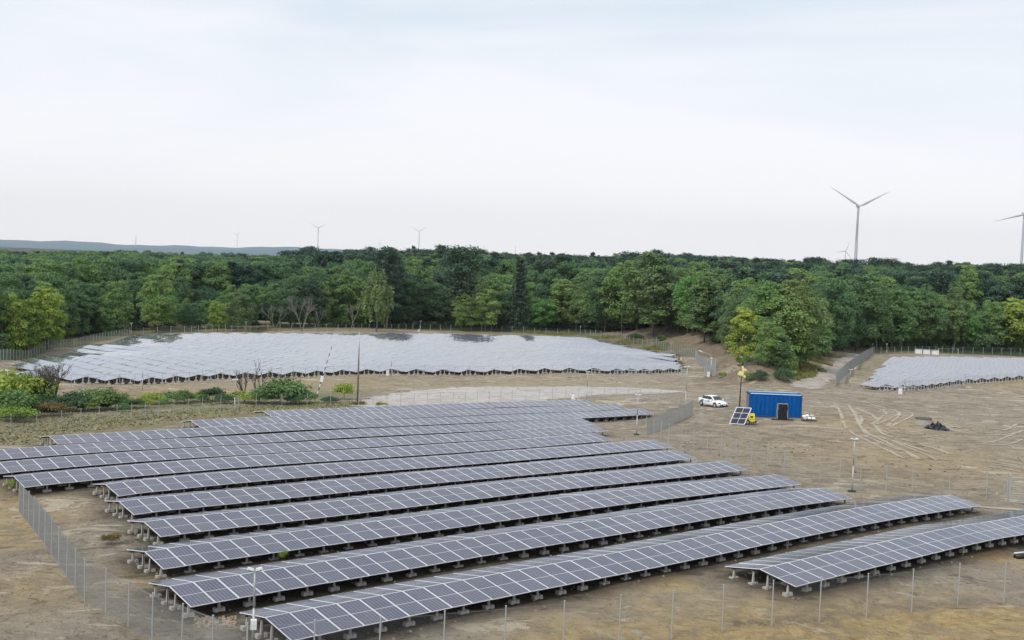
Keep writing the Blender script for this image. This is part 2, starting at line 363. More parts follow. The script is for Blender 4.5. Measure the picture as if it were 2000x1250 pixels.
for _i, _s0, _n in ROWSG:
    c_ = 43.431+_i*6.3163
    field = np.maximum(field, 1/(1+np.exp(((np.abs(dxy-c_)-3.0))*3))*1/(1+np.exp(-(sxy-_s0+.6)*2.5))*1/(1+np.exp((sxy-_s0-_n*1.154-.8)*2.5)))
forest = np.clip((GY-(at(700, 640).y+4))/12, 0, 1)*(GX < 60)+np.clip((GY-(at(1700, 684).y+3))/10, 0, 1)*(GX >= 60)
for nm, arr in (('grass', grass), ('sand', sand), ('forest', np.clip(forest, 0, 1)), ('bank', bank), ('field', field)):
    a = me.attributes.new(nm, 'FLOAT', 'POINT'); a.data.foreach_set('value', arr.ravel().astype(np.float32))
gm, t, b = newmat('earth')
geo = N(t, 'ShaderNodeNewGeometry')
def noise(t, scale, detail=5, rough=.6, vec=None, dist=0):
    n = N(t, 'ShaderNodeTexNoise'); n.inputs['Scale'].default_value = scale; n.inputs['Detail'].default_value = detail; n.inputs['Roughness'].default_value = rough; n.inputs['Distortion'].default_value = dist
    t.links.new(vec or geo.outputs['Position'], n.inputs[0]); return n.outputs[0]
def ramp(t, s, a, b_, va=0.0, vb=1.0):
    n = N(t, 'ShaderNodeMapRange'); n.interpolation_type = 'SMOOTHSTEP'; t.links.new(s, n.inputs[0]); n.inputs[1].default_value = a; n.inputs[2].default_value = b_; n.inputs[3].default_value = va; n.inputs[4].default_value = vb; return n.outputs[0]
def mix(t, f, a, b_):
    n = N(t, 'ShaderNodeMix', data_type='RGBA')
    for i, v in ((0, f), (6, a), (7, b_)):
        if isinstance(v, tuple): n.inputs[i].default_value = (*v, 1)
        elif isinstance(v, float): n.inputs[i].default_value = v
        else: t.links.new(v, n.inputs[i])
    return n.outputs[2]
def mth(t, op, a, b_):
    n = N(t, 'ShaderNodeMath', operation=op)
    for i, v in enumerate((a, b_)):
        if isinstance(v, (int, float)): n.inputs[i].default_value = v
        else: t.links.new(v, n.inputs[i])
    return n.outputs[0]
def attr(t, nm):
    n = N(t, 'ShaderNodeAttribute'); n.attribute_name = nm; return n.outputs['Fac']
n1 = noise(t, 0.05, 4); n2 = noise(t, 0.45, 6, .65, dist=.8); n3 = noise(t, 3.0, 8, .75); n4 = noise(t, 0.16, 10, .72, dist=2.2); n5 = noise(t, 1.1, 7, .7, dist=1.0); n6 = noise(t, .33, 9, .75, dist=1.5)
c = mix(t, ramp(t, n1, .38, .62), (0.285, 0.235, 0.178), (0.375, 0.318, 0.250))
c = mix(t, ramp(t, n2, .40, .62, 0, .85), c, (0.47, 0.405, 0.315))
c = mix(t, ramp(t, n3, .53, .64, 0, .62), c, (0.11, 0.088, 0.066))
c = mix(t, ramp(t, n5, .55, .68, 0, .6), c, (0.15, 0.122, 0.092))
c = mix(t, ramp(t, n6, .56, .66, 0, .6), c, (0.54, 0.44, 0.29))
sd_ = mth(t, 'MULTIPLY', attr(t, 'sand'), ramp(t, n2, .3, .6, .3, 1.0))
c = mix(t, sd_, c, mix(t, ramp(t, n5, .35, .6), (0.42, 0.28, 0.11), (0.66, 0.48, 0.22)))
mpp = N(t, 'ShaderNodeMapping'); mpp.inputs['Scale'].default_value = (.55, 1, 1); t.links.new(geo.outputs['Position'], mpp.inputs[0])
n7 = noise(t, .30, 7, .62, vec=mpp.outputs[0], dist=.9); n8 = noise(t, .75, 6, .6, vec=mpp.outputs[0], dist=.6)
pale = ramp(t, n4, .575, .625, 0, 1)
c = mix(t, mth(t, 'MULTIPLY', pale, ramp(t, n5, .35, .6, .2, .85)), c, (0.56, 0.485, 0.36))
c = mix(t, mth(t, 'MULTIPLY', ramp(t, n7, .60, .615, 0, .9), ramp(t, n3, .3, .5, .55, 1)), c, (0.64, 0.56, 0.43))
c = mix(t, ramp(t, n8, .635, .65, 0, .85), c, (0.60, 0.52, 0.39))
c = mix(t, ramp(t, n8, .40, .34, 0, .6), c, (0.13, 0.105, 0.08))
gr = mth(t, 'MULTIPLY', attr(t, 'grass'), ramp(t, n5, .3, .62, .25, 1.0))
c = mix(t, gr, c, mix(t, ramp(t, n3, .3, .7), (0.15, 0.15, 0.06), (0.30, 0.26, 0.12)))
c = mix(t, mth(t, 'MULTIPLY', attr(t, 'field'), ramp(t, n5, .25, .6, .6, .92)), c, (0.050, 0.042, 0.034))  # dark inter-row soil, with the tables' shade painted into its colour
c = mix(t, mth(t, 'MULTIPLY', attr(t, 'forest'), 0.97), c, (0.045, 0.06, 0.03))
c = mix(t, mth(t, 'MULTIPLY', attr(t, 'bank'), .6), c, mix(t, n2, (0.13, 0.10, 0.07), (0.25, 0.18, 0.12)))
t.links.new(c, b.inputs['Base Color']); b.inputs['Roughness'].default_value = 0.95; b.inputs['Specular IOR Level'].default_value = 0.15
bm_ = N(t, 'ShaderNodeBump'); bm_.inputs['Strength'].default_value = 1.0; bm_.inputs['Distance'].default_value = 0.6
t.links.new(mth(t, 'ADD', mth(t, 'MULTIPLY', n3, .5), n5), bm_.inputs['Height']); t.links.new(bm_.outputs[0], b.inputs['Normal'])
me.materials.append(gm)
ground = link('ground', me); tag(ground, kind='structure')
from mathutils.bvhtree import BVHTree
sel = (np.abs(GX[:-1, :-1]) < 260) & (GY[:-1, :-1] > 30) & (GY[:-1, :-1] < 460)
gv = np.stack([GX, GY, GZd], -1).reshape(-1, 3)
bvh = BVHTree.FromPolygons([tuple(p) for p in gv], quads[sel.ravel()].tolist())
def gz(x, y):
    h = bvh.ray_cast(Vector((x, y, 80)), Vector((0, 0, -1)))
    return h[0].z if h[0] is not None else Tz(x, y)
def gat(px, py, off=0.0):
    P = at(px, py); P.z = gz(P.x, P.y)+off; return P

# sheets and tracks lying on the ground
def in_poly(x, y, poly):
    c = False; j = len(poly)-1
    for i in range(len(poly)):
        xi, yi = poly[i]; xj, yj = poly[j]
        if (yi > y) != (yj > y) and x < (xj-xi)*(y-yi)/(yj-yi)+xi: c = not c
        j = i
    return c
def sheet(name, pts, mat, step=0.8, off=0.03, rag=0.8):
    P = [at(*p) for p in pts]; poly = [(p.x, p.y) for p in P]
    x0 = min(p[0] for p in poly); x1 = max(p[0] for p in poly); y0 = min(p[1] for p in poly); y1 = max(p[1] for p in poly)
    mb = MB(); vid = {}
    def V(i, j):
        if (i, j) not in vid:
            x = x0+i*step; y = y0+j*step; vid[(i, j)] = len(mb.v); mb.v.append((x, y, gz(x, y)+off))
        return vid[(i, j)]
    for i in range(int((x1-x0)/step)+1):
        for j in range(int((y1-y0)/step)+1):
            x = x0+(i+.5)*step; y = y0+(j+.5)*step
            jx = (float(vnoise(np.array([x]), np.array([y]), 2.2, 3)[0])-.5)*2*rag; jy = (float(vnoise(np.array([x]), np.array([y]), 1.5, 4)[0])-.5)*2*rag
            if in_poly(x+jx*2, y+jy*2, poly):
                mb.f.append((V(i, j), V(i+1, j), V(i+1, j+1), V(i, j+1))); mb.m.append(0)
    o = mb.build(name, mat, None, True); tag(o, kind='structure'); return o
def earth_mat(name, a, b_, rough=.9):
    m, t, b = newmat(name); g = N(t, 'ShaderNodeNewGeometry')
    n = N(t, 'ShaderNodeTexNoise'); n.inputs['Scale'].default_value = .5; n.inputs['Detail'].default_value = 7; n.inputs['Roughness'].default_value = .7; t.links.new(g.outputs['Position'], n.inputs[0])
    t.links.new(mix(t, ramp(t, n.outputs[0], .35, .65), a, b_), b.inputs['Base Color']); b.inputs['Roughness'].default_value = rough; return m
M_road = earth_mat('pale_gravel', (0.34, 0.31, 0.28), (0.50, 0.46, 0.43))
M_path = earth_mat('path_earth', (0.27, 0.23, 0.20), (0.42, 0.375, 0.33))
M_track = earth_mat('track_sand', (0.31, 0.26, 0.20), (0.42, 0.36, 0.28))
sheet('gravel_road', [(690, 790), (725, 776), (800, 765), (880, 757), (1000, 756), (1150, 755), (1240, 757), (1335, 764), (1300, 769), (1200, 771), (1120, 778), (960, 788), (800, 797), (690, 801)], M_road, rag=.45)
sheet('dirt_path', [(1535, 752), (1565, 738), (1598, 722), (1625, 706), (1648, 694), (1690, 692), (1682, 700), (1655, 716), (1632, 735), (1615, 750), (1580, 760)], M_path, rag=.6)
def c4(l): return [(1500+x/3.906, 630+y/3.906) for x, y in l]
mb = MB()
def ribbon(pts, w, jit=.35, side=0):
    P = [at(*p) for p in pts]; Q = []
    for k in range(len(P)-1):
        a = P[max(k-1, 0)]; b1 = P[k]; c1 = P[k+1]; d = P[min(k+2, len(P)-1)]
        n = max(2, int((c1-b1).length/.6))
        for i in range(n):
            s = i/n; Q.append(.5*((2*b1)+(c1-a)*s+(2*a-5*b1+4*c1-d)*s*s+(3*b1-a-3*c1+d)*s**3))
    Q.append(P[-1]); prev = None
    for i, q in enumerate(Q):
        d = Q[min(i+1, len(Q)-1)]-Q[max(i-1, 0)]; d.z = 0
        if d.length < 1e-4: continue
        nrm = Vector((-d.y, d.x, 0)).normalized(); ww = w*(1+random.uniform(-jit, jit))
        if random.random() < .03: prev = None; continue
        row = []
        for s in (-1, 0, 1):
            p = q+nrm*(ww*.5*s+side*.85); row.append(len(mb.v)); mb.v.append((p.x, p.y, gz(p.x, p.y)+(.035 if s else .05)))
        if prev:
            for s in (0, 1): mb.f.append((prev[s], prev[s+1], row[s+1], row[s])); mb.m.append(0)
        prev = row
for pts, w in [([(560, 625), (610, 700), (640, 780), (700, 840), (820, 900), (1000, 990), (1130, 1050)], .55),
               ([(450, 570), (650, 605), (820, 640), (935, 675), (950, 700), (880, 760), (840, 790)], .5),
               ([(620, 650), (720, 690), (772, 740), (760, 790), (820, 850), (960, 890), (1150, 940), (1330, 1000)], .6),
               ([(650, 600), (860, 635), (1010, 670), (1050, 695), (1000, 730), (880, 785)], .45), 
               ([(780, 860), (960, 930), (1080, 980), (1220, 1045)], .45), ([(860, 780), (950, 840), (1130, 860), (1250, 855)], .35),
               ([(1380, 800), (1540, 840), (1700, 850), (1860, 830), (1953, 780)], .5), ([(1550, 920), (1740, 925), (1900, 870), (1990, 845)], .5), ([(1700, 1090), (1850, 1110), (1990, 1140)], .6), ([(1740, 1060), (1900, 1085), (1990, 1105)], .45),
               ([(90, 560), (300, 570), (500, 600)], .4), ([(200, 600), (420, 660), (560, 665)], .35)]:
    ribbon(c4(pts), w*.75, .4, 1); ribbon(c4(pts), w*.75, .4, -1)
ribbon([(1330, 764), (1380, 766), (1440, 769)], .6); ribbon([(1160, 771), (1260, 767), (1400, 770)], .4)
ribbon([(1885, 990), (1950, 994), (2040, 999)], 1.1, .1)
tr_o = mb.build('tyre_tracks', M_track, None, True); tag(tr_o, kind='structure')

# ------------------------------------------------------------------ near solar rows
AZ = 0.699427; U2 = np.array([math.cos(AZ), math.sin(AZ)]); N2 = np.array([-U2[1], U2[0]])
D0, SP, TAU, PW, PL = 43.431, 6.3163, 0.1630, 1.154, 2.278
def rowxy(i, s, off): return U2*s+N2*(D0+i*SP+off)
# one panel: origin at the ridge-side centre, +X along the row, +Y down the slope
def panel_mesh():
    mb = MB(); hw = PW/2-.012
    z = .0; th = .035
    mb.box((0, PL/2, -th/2), (hw, PL/2, th/2), mi=1)
    me = mb.mesh('solar_panel', [M_panel, M_alu])
    uv = me.uv_layers.new(name='UVMap')
    for p in me.polygons:
        if p.normal.z > .9:
            p.material_index = 0
            for li in p.loop_indices:
                v = me.vertices[me.loops[li].vertex_index].co; uv.data[li].uv = ((v.x+hw)/(2*hw)*.9999, v.y/PL)
        else: p.material_index = 1
    return me
PM = panel_mesh()
def foot_mesh(h, full=True):
    mb = MB()
    mb.box((0, 0, .06), (.24, .10, .07))
    for s in (-1, 1): mb.box((s*.17, 0, .075), (.08, .14, .09), taper=.9)
    mb.box((0, 0, .10+(h-.10)/2), (.06, .06, (h-.10)/2), taper=.5)
    mb.box((0, 0, h+.01), (.06, .045, .02), mi=1)
    return mb.mesh('concrete_foot', [M_conc, M_dark])
OFFS = [-1.72, -.45, .45, 1.72]
def roofz(off): return RIDGE_H-abs(off)*math.tan(TAU)-.06
FM = {o: foot_mesh(max(.2, roofz(o)-.05)) for o in (.45, 1.72)}
ROWS = [(-1, 48.3, 36), (0, 23.7, 47), (1, 22.3, 43), (2, 23.8, 44), (3, 26.4, 43), (4, 27.5, 43), (5, 29.1, 45), (6, 25.3, 47), (7, 20.5, 56), (8, 21.5, 59), (9, 34.0, 62), (10, 49.6, 50), (11, 60.7, 41)]
ordn = ['short solar table nearest the camera at the right photo edge', 'frontmost long solar table running along the bottom fence', 'second long solar table from the front, starting near the fence corner', 'third long solar table from the front', 'fourth long solar table from the front',
        'fifth long solar table from the front', 'sixth long solar table from the front', 'seventh long solar table from the front', 'eighth long solar table, its left end meeting the top of the mesh fence', 'ninth solar table, left end cut off by the photo edge',
        'tenth solar table, starting on dry grass and reaching past the others at right', 'second rearmost solar table of the near field', 'rearmost and shortest solar table beside the pale gravel road']
ordn[7] = 'seventh long solar table, left end beside the top of the mesh fence'; ordn[8] = 'eighth long solar table, left end just cut off by the photo edge'
for ri, (i, s0, n) in enumerate(ROWS):
    b0 = rowxy(i, s0, 0)
    R = thing('solar_table', ordn[ri], 'solar panels', (b0[0], b0[1], Tz(*b0)), 0, 'gabled solar tables of the near field')
    L = Vector((b0[0], b0[1], Tz(*b0)))
    ss = s0+PW*np.arange(n+1)
    zr = T(U2[0]*ss+N2[0]*(D0+i*SP), U2[1]*ss+N2[1]*(D0+i*SP))+RIDGE_H
    # smooth along the row, as rails would
    zr = np.convolve(np.pad(zr, 3, mode='edge'), np.ones(7)/7, 'valid') if n > 8 else zr
    zs = T(U2[0]*ss+N2[0]*(D0+i*SP), U2[1]*ss+N2[1]*(D0+i*SP))+RIDGE_H
    zr[:3] = zs[:3]; zr[-3:] = zs[-3:]
    for k in range(n):
        sc = s0+PW*(k+.5); zc = (zr[k]+zr[k+1])/2; ang = math.atan2(zr[k+1]-zr[k], PW)
        for side in (-1, 1):              # -1 front (towards the camera), 1 back
            X = Vector((U2[0]*math.cos(ang), U2[1]*math.cos(ang), math.sin(ang)))
            dn = Vector((N2[0]*side, N2[1]*side, 0))
            Y = (dn*math.cos(TAU)-Vector((0, 0, math.sin(TAU)))).normalized()
            if side < 0: pass
            Xs = X if side < 0 else -X
            Xs = -Xs if Xs.cross(Y).z < 0 else Xs
            Z = Xs.cross(Y).normalized(); Xs = Y.cross(Z).normalized()
            p = rowxy(i, sc, side*.018)
            mt = Matrix.Identity(4)
            dz = random.uniform(-.004, .004); tl = random.uniform(-.012, .012)
            Z2 = (Z+X*tl).normalized(); Xs = Y.cross(Z2).normalized()
            for q in range(3): mt[q][0] = Xs[q]; mt[q][1] = Y[q]; mt[q][2] = Z2[q]
            mt[0][3] = p[0]-L.x; mt[1][3] = p[1]-L.y; mt[2][3] = zc+dz-L.z
            o = link('solar_panel', PM, R); o.matrix_local = mt
    # concrete feet
    nst = int(n*PW/1.5)+1; inner = MB(); fr = MB()
    for k in range(nst):
        s = s0+.12+(n*PW-.24)*k/(nst-1)
        zri = float(np.interp(s, ss, zr))
        for off in OFFS:
            p = rowxy(i, s+random.uniform(-.03, .03), off); g = zri-RIDGE_H
            if abs(off) > 1 or k in (0, nst-1):
                o = link('concrete_foot', FM[abs(off)], R); o.location = (p[0]-L.x, p[1]-L.y, g-L.z-.02); o.rotation_euler = (0, 0, AZ+random.uniform(-.06, .06))
            else:
                h = roofz(off)-.05; inner.box((p[0]-L.x, p[1]-L.y, g-L.z+h/2), (.08, .08, h/2), taper=.6); inner.box((p[0]-L.x, p[1]-L.y, g-L.z+.06), (.25, .12, .07), Matrix.Rotation(AZ, 3, 'Z'))
        # rafters down both slopes
        for side in (-1, 1):
            a = rowxy(i, s, side*.03); e = rowxy(i, s, side*PL*math.cos(TAU)*.97)
            fr.tube((a[0]-L.x, a[1]-L.y, zri-.085-L.z), (e[0]-L.x, e[1]-L.y, zri-.085-PL*.97*math.sin(TAU)-L.z), .03, k=4)
        if k in (0, nst-1):               # cable loops at the row ends
            for off in (-.75, .15):
                p = rowxy(i, s-.10*(1 if k == 0 else -1), off); q = rowxy(i, s-.10*(1 if k == 0 else -1), off+.16); zz = zri-.1-abs(off)*math.tan(TAU)-L.z
                fr.tube((p[0]-L.x, p[1]-L.y, zz-.75), (p[0]-L.x, p[1]-L.y, zz), .018, k=5); fr.tube((p[0]-L.x, p[1]-L.y, zz), (q[0]-L.x, q[1]-L.y, zz+.04), .018, k=5)
    o = inner.build('concrete_foot', M_conc, R); tag(o, kind='stuff')
    for off in OFFS:                      # purlins
        for k in range(0, n, 3):
            a = rowxy(i, ss[k], off); k2 = min(k+3, n); e = rowxy(i, ss[k2], off); dz = -.12-abs(off)*math.tan(TAU)
            fr.tube((a[0]-L.x, a[1]-L.y, zr[k]+dz-L.z), (e[0]-L.x, e[1]-L.y, zr[k2]+dz-L.z), .025, k=4)
    fr.build('support_frame', M_galv if False else M_dark, R)

# ------------------------------------------------------------------ far solar fields
def far_field(poly_px, theta, pitch, gname, descr, front_names):
    P = [at(*p) for p in poly_px]; poly = [(p.x, p.y) for p in P]
    u = np.array([math.cos(theta), -math.sin(theta)]); n = np.array([math.sin(theta), math.cos(theta)])
    TAU = math.radians(11)
    pr = [np.dot(n, p) for p in poly]; lo, hi = min(pr), max(pr)
    cnt = 0
    k = 0; d = lo+pitch*.35
    rows = []
    while d < hi:
        xs_ = []
        for a, b_ in zip(poly, poly[1:]+poly[:1]):
            da, db = np.dot(n, a)-d, np.dot(n, b_)-d
            if da*db < 0:
                t_ = da/(da-db); q = (a[0]+(b_[0]-a[0])*t_, a[1]+(b_[1]-a[1])*t_); xs_.append(float(np.dot(u, q)))
        xs_.sort()
        if len(xs_) >= 2 and xs_[-1]-xs_[0] > 4: rows.append((d, xs_[0], xs_[-1]))
        d += pitch
    for ri, (d, a, e) in enumerate(rows):
        npan = int((e-a)/PW); ss = e-PW*np.arange(npan+1)   # start from the near end
        b0 = u*ss[0]+n*d; L = Vector((b0[0], b0[1], Tz(*b0)))
        R = thing('solar_table', descr(ri, len(rows)), 'solar panels', L, 0, gname)
        zc = T(u[0]*ss+n[0]*d, u[1]*ss+n[1]*d)+1.0
        half = PL*math.cos(TAU); drop = PL*math.sin(TAU)
        for side in (-1, 1):
            mbv = MB(); uvs = []
            for k in range(npan):
                tw = random.uniform(-.03, .03); 
                for (s_, kk) in ((ss[k]-.01, k), (ss[k+1]+.01, k+1)):
                    pass
                a1 = u*(ss[k]-.01)+n*(d+side*.02); a2 = u*(ss[k+1]+.01)+n*(d+side*.02)
                b1 = u*(ss[k]-.01)+n*(d+side*half); b2 = u*(ss[k+1]+.01)+n*(d+side*half)
                q = [(a1, zc[k]), (a2, zc[k+1]), (b2, zc[k+1]-drop+tw), (b1, zc[k]-drop+tw)]
                vv = [(p[0]-L.x, p[1]-L.y, z-L.z) for p, z in q]; tex = [(0.0001, 0), (.9999, 0), (.9999, 1), (0.0001, 1)]
                if side > 0: vv = vv[::-1]; tex = tex[::-1]
                i0 = len(mbv.v); mbv.v += vv; mbv.f.append((i0, i0+1, i0+2, i0+3)); mbv.m.append(0); uvs += tex
                lowv = [(x, y, z-.04) for x, y, z in vv]; i1 = len(mbv.v); mbv.v += lowv
                for f in ((i1+3, i1+2, i1+1, i1), (i0, i1, i1+1, i0+1), (i0+1, i1+1, i1+2, i0+2), (i0+2, i1+2, i1+3, i0+3), (i0+3, i1+3, i1, i0)):
                    mbv.f.append(f); mbv.m.append(1); uvs += [(0, 0)]*4
            m_ = mbv.mesh('panel_slope', [M_panelf, M_dark]); uvl = m_.uv_layers.new(name='UVMap')
            uvl.data.foreach_set('uv', np.array(uvs, dtype=np.float32).ravel())
            nz = m_.polygons[0].normal.z
            if nz < 0: m_.flip_normals()
            link('panel_slope', m_, R)
        ft = MB()
        for k in range(0, npan+1, 2):
            for off in OFFS:
                p = u*ss[k]+n*(d+off); h = .92-abs(off)*math.tan(TAU)
                ft.box((p[0]-L.x, p[1]-L.y, zc[k]-1.0-L.z+h/2), (.09, .09, h/2), taper=.6)
                if k == 0: ft.box((p[0]-L.x, p[1]-L.y, zc[k]-1.0-L.z+.08), (.27, .14, .10))
        o = ft.build('concrete_foot', M_conc, R); tag(o, kind='stuff')
    return rows
ORD = ['first', 'second', 'third', 'fourth', 'fifth', 'sixth', 'seventh', 'eighth', 'ninth', 'tenth', 'eleventh', 'twelfth', 'thirteenth', 'fourteenth', 'fifteenth', 'sixteenth', 'seventeenth', 'eighteenth', 'nineteenth', 'twentieth', 'twenty-first', 'twenty-second', 'twenty-third', 'twenty-fourth', 'twenty-fifth', 'twenty-sixth', 'twenty-seventh', 'twenty-eighth']
def ordinal(k, n, what):
    if k == 0: return 'leftmost '+what
    if k == n-1: return 'rightmost '+what
    if k < 28 and k < n/2: return ORD[k]+' '+what+' from the left'
    if n-1-k < 28: return ORD[n-1-k]+' '+what+' from the right'
    return 'middle '+what
rows_l = far_field([(46, 716), (150, 692), (269, 661), (500, 657), (760, 656), (1000, 660), (1133, 664), (1215, 678), (1282, 694), (1325, 703), (1334, 727), (1200, 730), (1000, 731), (780, 731), (620, 735), (430, 741), (300, 750), (200, 750), (120, 748), (50, 741)],
          math.radians(45), 4.66, 'contiguous gabled solar tables of the far field', lambda k, n: ordinal(k, n, 'pale solar row of the far field before the wood'), None)
rows_r = far_field([(1683, 757), (1742, 703), (1850, 703), (2000, 706), (2140, 710), (2140, 732), (2000, 742), (1880, 751), (1745, 764)],
          math.radians(51), 4.72, 'contiguous gabled solar tables of the right field', lambda k, n: ordinal(k, n, 'solar row of the field right of the dirt path'), None)

# ------------------------------------------------------------------ fences
def fence(label, base_px, height, spacing, wire=.10, wr=.0035, mat=None, post_mat=None, rails=(0.02, .5, .98), post_r=.03, cat='fence', diag=False, group=None, name='mesh_fence', even=False):
    mat = mat or M_wire; post_mat = post_mat or M_galv
    P = [at(*p) for p in base_px]; R = thing(name, label, cat, P[0], 0, group); L = P[0]
    pts = []
    for a, b_ in zip(P[:-1], P[1:]):
        D = Vector((b_.x-a.x, b_.y-a.y)); n = max(1, round(D.length/spacing))
        for k in range(n): pts.append((a.x+D.x*k/n, a.y+D.y*k/n))
    pts.append((P[-1].x, P[-1].y))
    zz = [gz(*p) for p in pts]
    if even: zz = [P[0].z+(P[-1].z-P[0].z)*k/(len(pts)-1)-.05 for k in range(len(pts))]
    pm = MB(); pm.tube((0, 0, -.05), (0, 0, height+.08), post_r, k=8); pm.box((0, 0, height+.09), (post_r*1.2, post_r*1.2, .015)); pme = pm.mesh('post', post_mat)
    if len(pts) <= 100:
        for (x, y), z in zip(pts, zz):
            o = link('post', pme, R); o.location = (x-L.x, y-L.y, z-L.z); o.rotation_euler = (random.uniform(-.012, .012), random.uniform(-.012, .012), 0)
    w = MB(); 
    for (a, za), (b_, zb) in zip(zip(pts[:-1], zz[:-1]), zip(pts[1:], zz[1:])):
        A = Vector((a[0]-L.x, a[1]-L.y, za-L.z)); B = Vector((b_[0]-L.x, b_[1]-L.y, zb-L.z)); D = B-A; ln = D.length
        n = max(1, int(ln/wire))
        for k in range(n):
            p = A+D*(k/n)
            w.tube(p+Vector((0, 0, .04)), p+Vector((0, 0, height)), wr, k=3, cap=False) if not diag else None
        if diag:
            step_ = wire*1.3; mm_ = height/ln
            for k in range(-int(height/step_), int(ln/step_)+1):
                t0 = k*step_/ln; t1 = t0+mm_; a0 = max(0, t0); a1 = min(1, t1)
                if a1 <= a0: continue
                h0 = (a0-t0)*ln; h1 = (a1-t0)*ln
                w.tube(A+D*a0+Vector((0, 0, h0+.03)), A+D*a1+Vector((0, 0, h1+.03)), wr, k=3, cap=False)
                w.tube(A+D*a0+Vector((0, 0, height-h0)), A+D*a1+Vector((0, 0, height-h1)), wr, k=3, cap=False)
        nh = 0 if diag else max(3, int(height/(wire*2)))
        for k in range(nh):
            z = Vector((0, 0, .05+(height-.06)*k/max(1, nh-1))); w.tube(A+z, B+z, wr, k=3, cap=False)
        for r in rails:
            z = Vector((0, 0, max(.03, height*r))); w.tube(A+z, B+z, wr*1.6 if r not in (rails[0], rails[-1]) else wr*2.2, k=4, cap=False)
    w.build('wire_mesh', mat, R)
    return R
fence('tall grey chain-link fence down the left side, turning before the front solar rows', [(37, 997), (100, 1085), (165, 1177), (297, 1246), (480, 1325)], 1.85, 2.5, .06, .0036, diag=True)
fence('grey chain-link fence with thin steel posts along the bottom right foreground', [(480, 1325), (739, 1308), (1100, 1268), (1410, 1235), (1600, 1213), (1780, 1194), (1870, 1181), (1960, 1178), (2040, 1172)], 2.05, 2.4, .07, .0020, diag=True)
fence('wire fence on the dry grass between the bushes and the rear solar rows at left', [(-60, 852), (21, 846), (120, 835), (228, 825), (310, 815), (395, 805), (500, 799), (600, 795), (690, 793)], 1.65, 2.6, .075, .0028, M_gwire)
fence('light wire fence standing between the pale gravel road and the rearmost solar row', [(700, 797), (860, 790), (1000, 784), (1130, 779), (1180, 778), (1250, 783), (1345, 797)], 1.5, 2.2, .09, .0022)
fence('dense grey mesh fence section near the white car, pointing at it', [(1262, 851), (1308, 831), (1353, 811)], 1.75, 3.0, .035, .004)
fence('sparse wire fence right of the solar rows crossing the bare dirt to the gate', [(1262, 852), (1306, 868), (1408, 895), (1467, 908), (1531, 925), (1601, 940), (1680, 957), (1781, 963), (1926, 975), (1966, 983)], 1.9, 2.6, .085, .0022)
fence('green-grey fence with pale concrete posts along the left edge of the far field', [(-60, 716), (0, 706), (82, 690), (150, 677), (253, 656)], 1.9, 2.6, .10, .006, M_gwire, M_conc, post_r=.055)
fence('long dark fence with pale posts along the foot of the wood behind the far field', [(253, 655), (360, 652), (500, 648), (660, 646), (820, 645), (1000, 649), (1133, 654), (1205, 663), (1282, 675), (1320, 684), (1358, 699)], 2.0, 3.6, .14, .006, M_gwire, M_conc, post_r=.06)
fence('grey mesh fence running down the bank foot to the far field gate', [(1358, 699), (1375, 716), (1396, 737)], 2.1, 2.5, .05, .005)
fence('thin wire fence right in front of the pale far solar rows', [(70, 760), (205, 757), (290, 755), (420, 747), (620, 738), (800, 735), (1000, 734), (1180, 735), (1325, 735)], 1.9, 2.7, .15, .003)
fence('tall grey palisade-like mesh fence beside the dirt path right of the trees', [(1631, 755), (1652, 737), (1675, 718), (1705, 694)], 2.3, 2.6, .05, .006, even=True)
fence('wire fence in front of the right solar field', [(1712, 762), (1755, 768), (1800, 762), (1900, 754), (2000, 744), (2100, 736)], 1.8, 2.6, .15, .003)
fence('dark fence with pale posts under the trees behind the right solar field', [(1707, 692), (1760, 691), (1840, 690), (1920, 692), (2010, 694), (2100, 698)], 2.0, 3.4, .14, .006, M_gwire, M_conc, post_r=.05)

def gate(label, a_px, b_px, h, bars, leaf_posts=1):
    A = gat(*a_px); B = gat(*b_px); R = thing('gate', label, 'gate', A); D = B-A
    for p in (Vector((0, 0, 0)), D):
        m = MB(); m.box(p+Vector((0, 0, h*.55)), (.07, .07, h*.55)); m.build('gate_post', M_galv, R)
    m = MB()
    for k in range(bars):
        z = Vector((0, 0, .15+(h-.15)*k/(bars-1))); m.tube(D*.02+z, D*.98+z, .03 if k in (0, bars-1) else .014, k=6)
    for k in range(leaf_posts+2):
        p = D*(.02+.96*k/(leaf_posts+1)); m.tube(p+Vector((0, 0, .15)), p+Vector((0, 0, h)), .03, k=6)
    m.build('gate_leaf', M_galv, R)
    return R
gate('grey barred gate at the right photo edge near the front rows', (1970, 983), (2030, 988), 2.0, 12)
gate('wide white sliding gate at the right end of the far solar field', (1331, 736), (1376, 738), 2.0, 3)
gate('pale double gate beside the white cabinets at the back of the right field', (1832, 692), (1871, 693), 1.7, 2)
g = gate('narrow grey mesh pedestrian gate below the curved street lamp', (1379, 739), (1396, 738), 2.4, 14)

